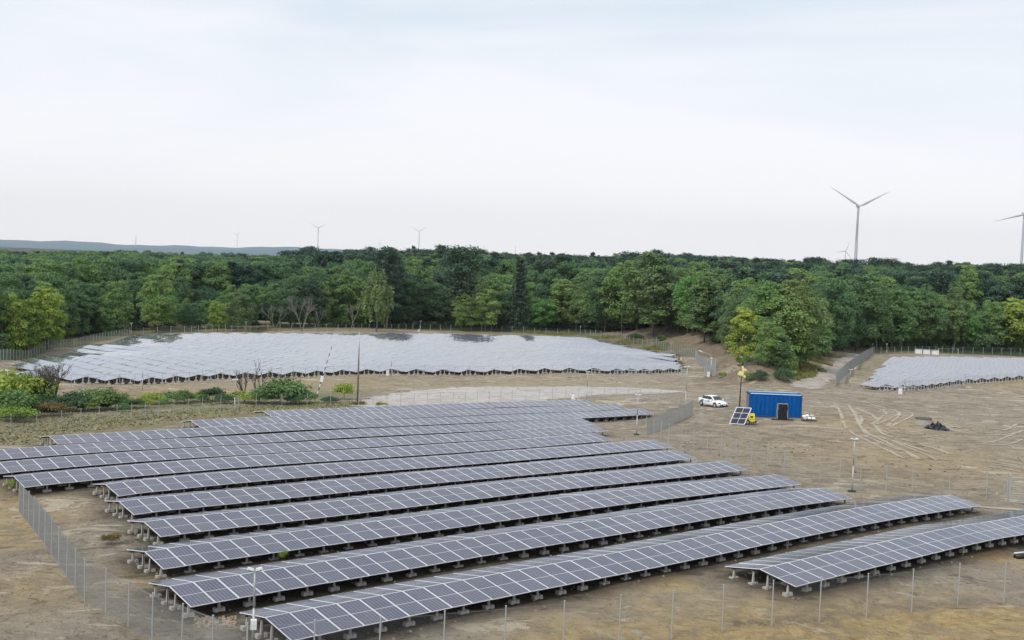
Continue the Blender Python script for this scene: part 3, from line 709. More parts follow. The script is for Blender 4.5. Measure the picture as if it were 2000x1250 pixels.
# ------------------------------------------------------------------ lamps and poles
def lamp(px, pyb, pyt, label, heads=2, r=.05, base=False, arm=.17, box=False):
    P = gat(px, pyb); h = max(1.5, hpx(P, pyb-pyt)); R = thing('lamp_post', label, 'lamp post', P, random.uniform(-.3, .3), 'white lamp posts of the solar park')
    m = MB(); m.tube((0, 0, -.05), (0, 0, h*.5), r*1.25, r, 10); m.tube((0, 0, h*.5), (0, 0, h), r, r*.7, 10, cap=True); m.build('pole', M_galv, R, True)
    for k in range(heads):
        s = 1 if k else -1
        m = MB(); m.box((s*arm, 0, h+.02), (.14, .09, .045), Matrix.Rotation(-s*.25, 3, 'Y'), taper=.8); m.tube((0, 0, h-.05), (s*arm, 0, h), .025, k=6)
        hd = m.build('lamp_head', M_lamp, R)
        m = MB(); m.box((s*arm, 0, h-.055), (.12, .07, .012), Matrix.Rotation(-s*.25, 3, 'Y')); m.build('lens', M_glass, hd)
    if base:
        m = MB(); m.box((0, 0, .06), (.28, .22, .08), taper=.8); m.build('footing', M_dark, R)
    if box:
        m = MB(); m.box((0, -.1, h*.3), (.12, .1, .2)); m.build('junction_box', M_white, R)
    return R
for a in [(494, 1262, 1106, 'tall white twin-head lamp post standing in front of the two nearest solar rows'), (1664, 960, 855, 'white lamp post by the right end of the second row, before the tyre tracks'),
          (1243, 851, 772, 'lamp post left of the dense mesh fence section by the row ends'), (1338, 811, 716, 'tall thin lamp post rising behind the dense mesh fence left of the white car'),
          (1146, 785, 726, 'lamp post on the road side above the rear row end'), (458, 811, 741, 'white lamp post on the dry grass in front of the left bushes'),
          (14, 800, 722, 'lamp post among the yellow bushes at the left photo edge'), (1660, 758, 722, 'lamp post near the lower end of the path fence'),
          (1672, 722, 693, 'lamp post halfway up the path fence'), (1704, 685, 672, 'small lamp post at the upper end of the path fence'), (1731, 695, 672, 'lamp post at the top left corner of the right field'),
          (1766, 770, 732, 'lamp post beside the white cabinet before the right field'), (1884, 759, 723, 'lamp post in front of the middle of the right field'),
          (821, 647, 627, 'small lamp post behind the far field before the dark wood centre'), (480, 650, 629, 'small lamp post behind the far field left of the bare trunks'),
          (256, 657, 631, 'lamp post at the back left corner of the far field'), (117, 682, 657, 'lamp post along the left fence of the far field'),
          (1133, 657, 637, 'lamp post behind the far field where the bank begins'), (1311, 688, 663, 'lamp post on the green strip below the bank'),
          (278, 760, 717, 'thin lamp post before the zigzag left front of the far field'), (764, 735, 697, 'thin lamp post beside the white cabinet before the far field centre')]:
    lamp(a[0], a[1], a[2], a[3], 2, base=(a[0] in (1664, 1243)), box=(a[0] == 494))
# curved street lamp
P = gat(1388, 739); R = thing('street_lamp', 'old curved grey street lamp by the far field gate', 'street lamp', P)
m = MB(); m.tube((0, 0, 0), (0, 0, 3.2), .10, .08, 10); m.build('pole', M_galv, R, True)
m = MB(); pts = [Vector((0, 0, 3.2))]+[Vector((-math.sin(t)*0.0-(1-math.cos(t))*1.1, 0, 3.2+math.sin(t)*.85)) for t in (.3, .6, .9, 1.2, 1.5)]+[Vector((-1.7, 0, 4.25))]
for a, b_ in zip(pts[:-1], pts[1:]): m.tube(a, b_, .06, k=8)
m.build('arm', M_galv, R, True)
m = MB(); m.box((-2.0, 0, 4.38), (.36, .13, .07), Matrix.Rotation(.3, 3, 'Y'), taper=.7); m.build('lamp_head', M_lamp, R)
m = MB(); m.tube((0, 0, 3.1), (0, 0, 3.28), .2, k=8); m.build('collar', M_white, R)
# tall bare pole and leaning striped barrier arm
P = gat(698, 789); h = hpx(P, 141); R = thing('utility_pole', 'tall bare weathered wooden pole at the left end of the pale road', 'pole', P)
m = MB(); m.tube((0, 0, 0), (0, 0, h*.6), .12, .10, 8); m.build('lower_pole', M_wood, R, True)
m = MB(); m.tube((0, 0, h*.6), (0, 0, h), .085, .06, 8); m.build('upper_pole', M_galv, R, True)
P = gat(618, 776); R = thing('barrier_arm', 'black and white striped barrier arm raised and leaning right beside the green bush', 'barrier', P)
h = hpx(P, 108); top = Vector((hpx(P, 29), 0, h)); 
m = MB(); nseg = 16
for k in range(nseg): m.tube(top*(k/nseg), top*((k+1)/nseg), .085-.05*k/nseg, .085-.05*(k+1)/nseg, 8, mi=k % 2)
m.build('striped_pole', [M_dark, M_lamp], R)
m = MB(); q = top*.34; m.box(q+Vector((0, -.05, 0)), (.2, .14, .42), Matrix.Rotation(.12, 3, 'Y')); m.build('counterweight_box', M_white, R)
m = MB(); m.box((0, 0, .2), (.2, .2, .25)); m.build('barrier_stand', M_dark, R)

# ------------------------------------------------------------------ cabinets
def cabinet(px, pyb, wpx, hp, label, roof=True, group='white electrical cabinets', deep=.5):
    P = gat(px, pyb); w = hpx(P, wpx); h = hpx(P, hp); R = thing('electrical_cabinet', label, 'cabinet', P, random.uniform(-.1, .1), group)
    m = MB(); m.box((0, 0, h*.52), (w/2, deep*w/2, h*.46)); m.build('body', M_white, R)
    m = MB(); m.box((0, 0, h*.03), (w*.46, deep*w*.46, h*.04)); m.build('plinth', M_conc, R)
    m = MB(); m.box((0, -deep*w/2-.012, h*.52), (w*.42, .01, h*.40)); d = m.build('door', M_white, R)
    m = MB(); m.box((w*.32, -deep*w/2-.035, h*.5), (.02, .015, .08)); m.build('handle', M_dark, d)
    if roof: m = MB(); m.box((0, 0, h), (w*.56, deep*w*.62, h*.04)); m.build('roof', M_galv, R)
for a in [(1793, 691, 13, 9.5, 'left one of the three white cabinets behind the right field'), (1809, 692, 13, 9.5, 'middle one of the three white cabinets behind the right field'), (1826, 693, 13, 9.5, 'right one of the three white cabinets behind the right field'),
          (1758, 771, 7, 13, 'white cabinet in front of the right solar field'), (757, 735, 6, 12.5, 'white cabinet before the centre of the far field'), (1119.5, 782, 7, 13, 'white cabinet at the rear row ends beside the road'),
          (1383.5, 740, 5.5, 11, 'white cabinet at the foot of the far field gate'), (1670.5, 721, 4.5, 9, 'small white cabinet halfway up the path fence'), (818, 648, 3.5, 5, 'tiny white cabinet behind the far field centre')]:
    cabinet(*a)

# ------------------------------------------------------------------ blue container
P0 = gat(1459, 812); P1 = gat(1561.5, 814)
D = P1-P0; ang = math.atan2(D.y, D.x); Lc = D.length; hC = hpx(P0, 46); wC = 2.4
R = thing('shipping_container', 'bright blue steel container standing on the dirt yard', 'container', (P0+P1)/2, ang)
m = MB(); rib = []
n = 46; x = -Lc/2+.12; st = (Lc-.24)/n
def corr(y0, sgn):
    mb = MB(); pts = []
    for k in range(n+1): pts.append((x+k*st, y0-sgn*(.06 if (k//2) % 2 else 0)))
    for a, b_ in zip(pts[:-1], pts[1:]):
        q = [(a[0], a[1], .16), (b_[0], b_[1], .16), (b_[0], b_[1], hC-.1), (a[0], a[1], hC-.1)]
        mb.quad(*(q if sgn < 0 else q[::-1]))
    return mb
M_blue.node_tree.nodes['Principled BSDF'].inputs['Specular IOR Level'].default_value = .15
corr(-wC/2+.03, -1).build('front_wall', M_blue, R); corr(wC/2-.03, 1).build('rear_wall', M_blue, R)
m = MB(); 
for xx in (-Lc/2+.06, Lc/2-.06):
    for yy in (-wC/2+.06, wC/2-.06): m.box((xx, yy, hC/2), (.07, .07, hC/2))
for yy in (-wC/2+.04, wC/2-.04):
    m.box((0, yy, .09), (Lc/2-.13, .05, .08))
for xx in (-Lc/2+.05, Lc/2-.05): m.box((xx, 0, .09), (.05, wC/2-.13, .08)); m.box((xx, 0, hC-.06), (.05, wC/2-.13, .055))
m.build('corner_frame', M_blued, R)
m = MB(); m.box((0, -wC/2+.03, hC-.04), (Lc/2-.14, .05, .055)); m.box((0, wC/2-.03, hC-.04), (Lc/2-.14, .05, .055)); m.build('top_rail', simple('pale_blue_rail', (.45, .62, .78), .5), R)
m = MB(); m.box((0, 0, hC-.1), (Lc/2-.1, wC/2-.08, .03)); m.build('roof', M_blue, R)
for s in (-1, 1):
    m = MB(); m.box((-Lc/2+.02, s*wC*.235, hC/2), (.03, wC*.23, hC/2-.18)); dd = m.build('door', M_blued, R)
    m = MB()
    for o_ in (.25, -.25): m.tube((-Lc/2-.04, s*wC*.235+o_, .25), (-Lc/2-.04, s*wC*.235+o_, hC-.25), .022, k=6)
    m.build('locking_bar', M_galv, dd)
m = MB(); m.box((Lc/2-.03, 0, hC/2), (.02, wC/2-.13, hC/2-.14)); m.build('end_wall', M_blue, R)

# black covered unit leaning on the container
Pb = gat(1527, 820); Rb = thing('covered_unit', 'tall black sheeted unit with steel frame in front of the blue container', 'covered unit', Pb, ang)
wB = hpx(Pb, 20); hB = hpx(Pb, 31)
m = MB()
nx_, nz_ = 8, 12
for i in range(nx_):
    for k in range(nz_):
        def pt(a, b_): 
            xx = (a/nx_-.5)*wB*(.86+.14*(1-b_/nz_)); return (xx, -.30-.10*math.sin(a*1.9+b_*.5)-.15*(1-b_/nz_), .08+(hB-.08)*b_/nz_)
        m.quad(pt(i, k), pt(i+1, k), pt(i+1, k+1), pt(i, k+1))
m.box((0, .1, hB/2), (wB*.42, .34, hB/2-.02)); m.build('black_sheet', M_black, Rb, True)
m = MB()
for s in (-1, 1): m.tube((s*wB*.5, -.42, .05), (s*wB*.46, -.2, hB+.02), .035, k=6); m.tube((s*wB*.5, .45, .05), (s*wB*.46, .3, hB+.02), .035, k=6)
m.tube((-wB*.46, -.2, hB+.02), (wB*.46, -.2, hB+.02), .04, k=6); m.build('frame', M_galv, Rb)
for s in (-1, 1): m = MB(); m.box((s*wB*.72, -.5, .06), (.42, .18, .06)); m.build('base_plate', M_dark, Rb)

# pallet with sacks right of the container
Pp = gat(1580, 822); Rp = thing('loaded_pallet', 'small pallet of white and pinkish sacks right of the container', 'pallet', Pp, .15)
m = MB()
for k in range(7): m.box((-.72+k*.24, 0, .14), (.09, .5, .015))
for k in (-1, 0, 1): m.box((0, k*.42, .07), (.8, .05, .055))
m.build('pallet', M_wood, Rp)
for k, (x_, y_, z_, mt) in enumerate([(-.55, -.2, .33, M_sacks), (-.05, -.22, .35, M_white), (.45, -.2, .33, M_white), (-.5, .25, .34, M_redp), (0, .22, .33, M_sacks), (.5, .24, .34, M_white), (-.25, 0, .62, M_white), (.35, 0, .62, M_sacks), (-.62, 0, .55, M_white)]):
    m = MB(); m.ell((x_, y_, z_), (.27, .23, .17), 10, 6); m.build('sack', mt, Rp, True)

# concrete well ring
Pw = gat(1803, 830); rw = hpx(Pw, 15.5); hw_ = hpx(Pw, 14)
Rw = thing('well_ring', 'round weathered concrete manhole ring with a dark lid on the open dirt', 'concrete ring', Pw)
m = MB(); m.tube((0, 0, -.1), (0, 0, hw_*.86), rw, rw, 28); 
for k in range(14): 
    a = k*math.pi/7; m.box((rw*math.cos(a), rw*math.sin(a), hw_*.4), (.03, .05, hw_*.38), Matrix.Rotation(a, 3, 'Z'))
m.build('ring', M_conc, Rw)
m = MB(); m.tube((0, 0, hw_*.86), (0, 0, hw_), rw*1.07, rw*1.04, 28); m.build('lid', simple('old_lid', (.10, .085, .06), .9, 0, .3, 2), Rw)
# heap of black film
Pf = gat(1829, 838); Rf = None
m = MB(); k_ = hpx(Pf, 1)
bmh = bmesh.new(); bmesh.ops.create_grid(bmh, x_segments=40, y_segments=20, size=1.0)
for v in bmh.verts:
    x_, y_ = v.co.x, v.co.y; e = max(0, 1-(x_**2)-(y_**2))
    zz = (e**.5)*(.55+.45*math.sin(x_*9+math.sin(y_*7)*2)*math.cos(y_*6+x_*3))*(1-.35*x_)
    v.co = Vector((x_*k_*23+.2*math.sin(y_*8), y_*1.3+.2*math.sin(x_*11), max(0, zz)*k_*15*(.6+.6*math.exp(-((x_-.05)/.35)**2))+.01))
mef = bpy.data.meshes.new('plastic_film_heap'); bmh.to_mesh(mef); bmh.free(); mef.materials.append(M_film)
of = link('plastic_film_heap', mef); of.location = Pf+Vector((0, 0, -.02)); tag(of, 'crumpled heap of shiny black plastic film lying beside the concrete ring', 'plastic heap')
# dark thing at the right edge of the photo by the front row
Pk = gat(1998, 1090); Rk = thing('rolled_sheet', 'black and white rolled sheet on sandy ground at the right photo edge', 'roll', Pk, .4)
m = MB(); m.tube((-.6, 0, .14), (.8, 0, .14), .16, k=14); m.build('roll', M_black, Rk, True)
m = MB(); m.tube((-.5, .2, .3), (.8, .25, .3), .05, k=12); m.build('white_roll', M_lamp, Rk, True)

# ------------------------------------------------------------------ solar light towers
def light_tower(P, label, rz, mast_px, scale=1.0):
    R = thing('light_tower', label, 'light tower', P, rz); s = scale
    A = Vector((-1.75*s, -1.0*s, .12*s)); ex = Vector((1.6*s, -.28*s, 0)); ey = Vector((.85*s, .75*s, 1.75*s))
    m = MB(); nn = ex.cross(ey).normalized()
    for a in range(2):
        for b_ in range(3):
            o_ = A+ex*(.04+a*.48)+ey*(.03+b_*.325); m.quad(o_, o_+ex*.44, o_+ex*.44+ey*.29, o_+ey*.29)
    pa = m.build('solar_cells', simple('tower_cells', (.03, .035, .06), .15), R)
    m = MB(); 
    back = [A-nn*.03, A+ex-nn*.03, A+ex+ey-nn*.03, A+ey-nn*.03]; m.quad(*back); m.quad(*[p-nn*.04 for p in back][::-1])
    for k in range(4): m.tube(back[k], back[(k+1) % 4], .035*s, k=5)
    for k in (1, 2): m.tube(A+ey*k/3, A+ex+ey*k/3, .03*s, k=4)
    m.tube(A+ex*.5, A+ex*.5+ey, .018*s, k=4)
    m.build('panel_frame', M_alu, R)
    m = MB(); m.box((.74*s, -.35*s, .80*s), (.34*s, .36*s, .42*s)); bx = m.build('battery_box', M_yel, R)
    m = MB(); m.box((.74*s, -.72*s, .90*s), (.16*s, .01, .10*s)); m.box((.74*s, -.72*s, .62*s), (.24*s, .01, .02*s)); m.build('vent', M_dark, bx)
    m = MB(); m.box((.4*s, 0, .32*s), (.95*s, .55*s, .06*s)); m.tube((1.2*s, 0, .32*s), (1.5*s, 0, .3*s), .05*s)
    for yy in (-.5, .5): m.tube((1.25*s, yy*s, .0), (1.25*s, yy*s, .45*s), .035*s, k=6)
    m.build('chassis', M_dark, R)
    for yy in (-.62, .62):
        m = MB(); m.tube((.3*s, (yy-.09)*s, .30*s), (.3*s, (yy+.09)*s, .30*s), .30*s, k=18); w_ = m.build('wheel', M_tyre, R)
        m = MB(); m.tube((.3*s, (yy-.10)*s, .30*s), (.3*s, (yy+.10)*s, .30*s), .15*s, k=12); m.build('rim', M_galv, w_)
    h = mast_px
    m = MB(); m.tube((-.45*s, .5*s, .3*s), (-.42*s, .5*s, h*.5), .085*s, .08*s, 8); m.tube((-.42*s, .5*s, h*.5), (-.38*s, .5*s, h-.9*s), .065*s, .06*s, 8); m.build('mast', M_dark, R)
    for (x_, z_, w_, hh, q) in [(-.42, -.55, .42, .30, .25), (-.25, -.05, .16, .42, -.15), (.02, -.12, .22, .14, .5), (-.05, -.85, .17, .14, -.4)]:
        m = MB(); m.box((x_*s, .5*s, h+z_*s), (w_*s*.75, .2*s, hh*s*.8), Matrix.Rotation(q, 3, 'Y'), taper=.75); fl = m.build('floodlight', M_yel, R)
        m = MB(); m.box((x_*s, .28*s, h+z_*s), (w_*s*.5, .015, hh*s*.5), Matrix.Rotation(q, 3, 'Y')); m.build('lens', M_lamp, fl)
Pt = gat(1452, 829); light_tower(Pt, 'mobile solar light tower with black mast and yellow floodlights left of the container', 0, hpx(Pt, 108), 1.02)
Pt = gat(1332, 722); light_tower(Pt, 'small yellow light tower behind the right tip of the far solar field', .3, hpx(Pt, 24), .55)

# ------------------------------------------------------------------ car
def make_car(P, rz, s):
    R = thing('parked_car', 'white sedan car with dark blue side lettering parked on the dirt', 'car', P, rz); R.scale = (s, s, s)
    # body: sections along X (front = +X); each: x, half width, z bottom, z belt
    secs = [(-2.30, .62, .42, .78), (-2.22, .80, .30, .95), (-1.7, .87, .22, 1.02), (-.9, .89, .20, .98), (0, .89, .20, .95), (.8, .89, .20, .93), (1.35, .88, .20, .88), (1.9, .84, .22, .78), (2.2, .76, .26, .66), (2.31, .58, .34, .52)]
    m = MB(); rings = []
    for x_, w_, zb, zt in secs:
        r_ = [(x_, -w_*.94, zb), (x_, -w_, zb+.18), (x_, -w_, zt-.14), (x_, -w_*.93, zt-.02), (x_, 0, zt+.03), (x_, w_*.93, zt-.02), (x_, w_, zt-.14), (x_, w_, zb+.18), (x_, w_*.94, zb)]
        rings.append(list(range(len(m.v), len(m.v)+9))); m.v += r_
    for a, b_ in zip(rings[:-1], rings[1:]):
        for k in range(9):
            j = (k+1) % 9; m.f.append((a[k], b_[k], b_[j], a[j])); m.m.append(0)
    m.f.append(tuple(reversed(rings[0]))); m.f.append(tuple(rings[-1])); m.m += [0, 0]
    body = m.build('body', M_carw, R, True)
    # cabin
    m = MB(); rings = []
    for x_, w_, z in [(-1.85, .70, .99), (-1.25, .64, 1.30), (-.75, .60, 1.43), (-.1, .60, 1.46), (.35, .62, 1.38), (.8, .68, 1.16), (1.15, .74, .93)]:
        base = .93; rings.append(list(range(len(m.v), len(m.v)+6)))
        m.v += [(x_, -.80, base), (x_, -w_, max(base+.01, z-.06)), (x_, -w_*.8, z), (x_, w_*.8, z), (x_, w_, max(base+.01, z-.06)), (x_, .80, base)]
    for a, b_ in zip(rings[:-1], rings[1:]):
        for k in range(5): m.f.append((a[k], b_[k], b_[k+1], a[k+1])); m.m.append(0)
    m.build('roof', M_carw, R, True)
    def win(name, pts):
        m = MB(); m.quad(*pts); a, b_, c_, d = [Vector(p) for p in pts]; nn = (b_-a).cross(c_-a).normalized()*.015
        m.v = [tuple(Vector(p)+nn) for p in m.v]; m.quad(*[Vector(p)-nn for p in pts][::-1]); m.build(name, M_glass, R)
    win('windshield', [(1.10, -.68, .97), (1.10, .68, .97), (.42, .53, 1.37), (.42, -.53, 1.37)])
    win('rear_window', [(-1.80, .62, 1.03), (-1.80, -.62, 1.03), (-1.28, -.53, 1.31), (-1.28, .53, 1.31)])
    for s_ in (-1, 1):
        q = [(.92, s_*.815, .97), (-.2, s_*.815, .97), (-.2, s_*.66, 1.38), (.32, s_*.67, 1.33)]; win('side_window', q if s_ > 0 else q[::-1])
        q = [(-.28, s_*.815, .97), (-1.45, s_*.80, 1.0), (-1.15, s_*.68, 1.28), (-.28, s_*.665, 1.38)]; win('side_window', q if s_ > 0 else q[::-1])
        for x_ in (-1.38, 1.38):
            m = MB(); m.tube((x_, s_*.68, .32), (x_, s_*.905, .32), .325, k=20); w_ = m.build('wheel', M_tyre, R)
            m = MB(); m.tube((x_, s_*.80, .32), (x_, s_*.915, .32), .2, k=14); m.build('rim', M_galv, w_)
            m = MB(); m.tube((x_, s_*.80, .34), (x_, s_*.897, .34), .38, k=20); m.build('wheel_arch', M_dark, R)
        m = MB(); m.box((2.10, s_*.66, .66), (.14, .15, .05), Matrix.Rotation(-s_*.5, 3, 'Z')); m.build('headlight', M_glass, R)
        m = MB(); m.box((-2.24, s_*.66, .85), (.06, .16, .06)); m.build('tail_light', M_redp, R)
        m = MB(); m.box((.78, s_*.97, 1.0), (.08, .11, .06), taper=.8); m.build('mirror', M_carw, R)
        m = MB(); m.box((-1.15, s_*.898, .74), (.26, .006, .12)); m.box((-.15, s_*.898, .68), (.5, .006, .05)); m.box((.15, s_*.898, .80), (.2, .006, .035)); m.build('side_lettering', M_sign, R)
        m = MB(); m.box((2.18, s_*.6, .38), (.06, .08, .09)); m.build('fog_light', M_dark, R)
    m = MB(); m.box((2.27, 0, .42), (.055, .5, .11), taper=.9); m.build('grille', M_dark, R)
    m = MB(); m.box((2.335, 0, .44), (.01, .26, .055)); m.build('number_plate', M_white, R)
    m = MB(); m.box((2.2, 0, .27), (.1, .62, .04)); m.build('bumper_lip', M_dark, R)
Pc = gat(1392.5, 793.5); make_car(Pc+Vector((0, 0, .02)), math.radians(-60), .97)

# ------------------------------------------------------------------ trees
def crown_mesh(name, kind, mat, seed, n=3600, leaf=.034):
    r = np.random.default_rng(seed)
    cs = []
    if kind == 'broad':
        K = 58
        for k in range(K):
            z = .16+.80*(k+.5)/K; prof = math.sin(min(1, (z-.02)/1.02)*math.pi)**.62
            a = r.random()*6.283; rad = .24*prof*(.55+.5*r.random())
            cs.append((rad*math.cos(a), rad*math.sin(a), z*.97, (.050+.050*r.random())*(1 if z < .85 else .75), .5+.5*r.random()))
        cs.append((0, 0, .5, .17, .6)); cs.append((0, 0, .68, .14, .6))
    elif kind == 'round':
        for k in range(52):
            v = r.normal(size=3); v /= np.linalg.norm(v); v[2] = v[2]*.85
            q = .75+.3*r.random(); cs.append((v[0]*.30*q, v[1]*.30*q, .52+v[2]*.40*q, .065+.05*r.random(), .5+.5*r.random()))
        cs.append((0, 0, .5, .22, .6))
    elif kind == 'bush':
        for k in range(26):
            a = r.random()*6.283; q = r.random()**.5*.5; cs.append((q*math.cos(a)*1.2, q*math.sin(a), .22+.5*(1-q*1.4)*r.random()+.1, .16+.1*r.random(), r.random()))
    elif kind == 'poplar':
        for k in range(30):
            z = .08+.9*(k+.5)/30; prof = math.sin(min(1, z)*math.pi)**.5; a = r.random()*6.283; rad = .10*prof*r.random()**.5
            cs.append((rad*math.cos(a), rad*math.sin(a), z, .05+.035*r.random(), .5+.5*r.random()))
    P = []; Nn = []; tone = []
    if kind in ('broad', 'round', 'bush', 'poplar'):
        per = int(n/len(cs))
        for (x, y, z, R_, tn) in cs:
            v = r.normal(size=(per, 3)); v /= np.linalg.norm(v, axis=1)[:, None]
            v[:, 2] = np.where(v[:, 2] < -.35, -v[:, 2]*.8, v[:, 2])
            rr = R_*((.78+.36*r.random(per)) if kind != 'bush' else (.5+1.1*r.random(per)**2))[:, None]
            p = np.array([x, y, z])+v*rr*np.array([1.15, 1.15, .8])
            P.append(p); Nn.append(v+.55*r.normal(size=(per, 3))+np.array([0, 0, .35])); tone.append(np.clip(tn*.75+.35*r.random(per)-.1, 0, 1))
    elif kind in ('spruce', 'pine'):
        tiers = 17 if kind == 'spruce' else 12
        for k in range(tiers):
            if kind == 'spruce': z = .10+.88*k/tiers; R_ = .20*(1-z)**.8+.012
            else: z = .38+.58*k/tiers; R_ = .20*math.sin(math.pi*min(1, (z-.30)/.76))**.7+.02
            nb = 9 if kind == 'spruce' else 6
            for j in range(nb):
                a = 6.283*(j+r.random()*.8)/nb+k; Lb = R_*(.65+.5*r.random()); m_ = int(n/(tiers*nb))
                t_ = r.random(m_)**.6; droop = -.25 if kind == 'spruce' else .12
                wv = (.018+.03*(1-t_) if kind == 'spruce' else .045*np.ones(m_))
                p = np.stack([np.cos(a)*Lb*t_, np.sin(a)*Lb*t_, z+droop*Lb*t_], 1)+r.normal(size=(m_, 3))*(wv[:, None]*np.array([.7, .7, .45 if kind == 'spruce' else .4]))
                P.append(p); v = r.normal(size=(m_, 3))*.5+np.array([math.cos(a)*.3, math.sin(a)*.3, .9]); Nn.append(v); tone.append(np.clip(.3+.5*r.random()+.3*r.random(m_), 0, 1))
    elif kind == 'birch':
        for k in range(110):
            z0 = .30+.68*r.random(); prof = math.sin(math.pi*min(1, (z0-.12)/.92))**.8; a = r.random()*6.283; R_ = .20*prof*(.4+.7*r.random()**.5)
            m_ = int(n/110); ln = .10+.16*r.random()*prof; t_ = r.random(m_)
            p = np.stack([np.cos(a)*R_*(1+.1*t_), np.sin(a)*R_*(1+.1*t_), z0-ln*t_], 1)+r.normal(size=(m_, 3))*.013
            P.append(p); v = r.normal(size=(m_, 3))*.6+np.array([math.cos(a)*.8, math.sin(a)*.8, .3]); Nn.append(v); tone.append(np.clip(.3+.4*r.random()+.3*r.random(m_), 0, 1))
    P = np.concatenate(P); Nn = np.concatenate(Nn); tone = np.concatenate(tone); m_ = len(P)
    P[:, 2] = np.maximum(P[:, 2], .015)
    Nn /= np.linalg.norm(Nn, axis=1)[:, None]+1e-9
    a = np.cross(Nn, r.normal(size=(m_, 3))); a /= np.linalg.norm(a, axis=1)[:, None]+1e-9; b_ = np.cross(Nn, a)
    sz = (leaf*(.55+.8*r.random(m_)))[:, None]*.5
    # each leaf spray: a pointed rhombus
    V = np.stack([P-a*sz*1.25, P-b_*sz*.7, P+a*sz*1.25, P+b_*sz*.7], 1).reshape(-1, 3)
    me = bpy.data.meshes.new(name); me.vertices.add(len(V)); me.vertices.foreach_set('co', V.ravel().astype(np.float32))
    me.loops.add(m_*4); me.loops.foreach_set('vertex_index', np.arange(m_*4, dtype=np.int32))
    me.polygons.add(m_); me.polygons.foreach_set('loop_start', np.arange(0, m_*4, 4, dtype=np.int32)); me.polygons.foreach_set('loop_total', np.full(m_, 4, dtype=np.int32))
    me.update(calc_edges=True); me.validate()
    at_ = me.attributes.new('tone', 'FLOAT', 'FACE'); at_.data.foreach_set('value', tone.astype(np.float32))
    me.materials.append(mat); return me
def branch(mb, p, d, L, r, depth, rr, spread=.5, ratio=.72):
    q = p+d*L; mb.tube(p, q, r, r*.62, 5 if depth > 1 else 4, cap=False)
    if depth == 0: return
    nb = 3 if depth > 1 else 3
    for k in range(nb):
        v = Vector((rr.uniform(-1, 1), rr.uniform(-1, 1), rr.uniform(-.2, .7))); nd = (d+v*spread).normalized()
        branch(mb, p+d*L*rr.uniform(.55, 1), nd, L*ratio*rr.uniform(.8, 1.1), r*.6, depth-1, rr, spread, ratio)
def trunk_mesh(name, mat, seed, top=.7, r=.017, limbs=5):
    rr = random.Random(seed); m = MB(); pts = [Vector((0, 0, -.03))]
    for k in range(1, 6): pts.append(Vector((rr.uniform(-.012, .012)*k, rr.uniform(-.012, .012)*k, top*k/5)))
    for k in range(5): m.tube(pts[k], pts[k+1], r*(1-.16*k), r*(1-.16*(k+1)), 7, cap=False)
    for k in range(limbs):
        b0 = pts[2].lerp(pts[5], rr.random()); a = rr.random()*6.283; branch(m, b0, Vector((math.cos(a), math.sin(a), .8)).normalized(), .13, r*.35, 1, rr)
    return m.mesh(name, mat, True)
KINDS = {}
def reg(kind, shape, mat, seeds, n, leaf, bark=M_bark, top=.7):
    KINDS[kind] = [(crown_mesh('crown', shape, mat, s, n, leaf), trunk_mesh('trunk', bark, s, top, .014, 0 if shape in ('pine', 'spruce', 'birch', 'poplar') else 5)) for s in seeds]
reg('dark', 'broad', M_leafd, (1, 2, 3, 4), 9000, .023)
reg('mid', 'broad', M_leafm, (5, 6, 7), 9000, .023)
reg('round', 'round', M_leafd, (8, 9), 9000, .023)
reg('midround', 'round', M_leafm, (10, 11), 9000, .023)
reg('yellow', 'broad', M_leafy, (12, 13), 9000, .025)
reg('bright', 'round', M_leafb, (14,), 8000, .028)
reg('olive', 'broad', M_leafo, (15, 16), 9000, .023, M_paleb)
reg('spruce', 'spruce', M_leafc, (17, 18, 33), 6500, .024, M_bark, .95)
reg('pine', 'pine', M_leafc, (19, 20, 21), 6000, .026, M_bark, .92)
reg('birch', 'birch', M_leafo, (22,), 5200, .024, M_paleb, .85)
reg('poplar', 'poplar', M_leafm, (23,), 4200, .026, M_bark, .9)
reg('bush', 'bush', M_leafd, (24, 25), 3600, .07, M_bark, .4)
reg('midbush', 'bush', M_leafm, (26, 27), 3600, .07, M_bark, .4)
reg('yellowbush', 'bush', M_leafy, (28, 29), 3000, .07, M_bark, .4)
reg('rustybush', 'bush', M_leafr, (30,), 3000, .06, M_bark, .4)
crown_src = {}
NT = 0
def tree(P, h, kind, label, cat='tree', group=None, wide=1.0, name='tree'):
    global NT
    cm, tm = random.choice(KINDS[kind]); R = thing(name, label, cat, P, random.uniform(0, 6.28), group); w = wide*random.uniform(.9, 1.12)
    c_ = link('crown', cm, R); c_.scale = (h*w, h*w, h); t_ = link('trunk', tm, R); t_.scale = (h, h, h)
    crown_src.setdefault(kind, c_); NT += 1
    return R
def px_tree(px, pyb, pyt, kind, label, wide=1.0, cat='tree', group=None, name='tree', back=0.0):
    P = gat(px, pyb)
    if back: 
        d = Vector((P.x, P.y, 0)).normalized(); P = P+d*back; P.z = gz(P.x, P.y)
    # top elevation along the pixel ray
    d = ray(px+(pyb-pyt)*.037, pyt); zt = CAMZ+d.z*P.y/d.y
    return tree(P, max(.8, zt-P.z), kind, label, cat, group, wide, name)
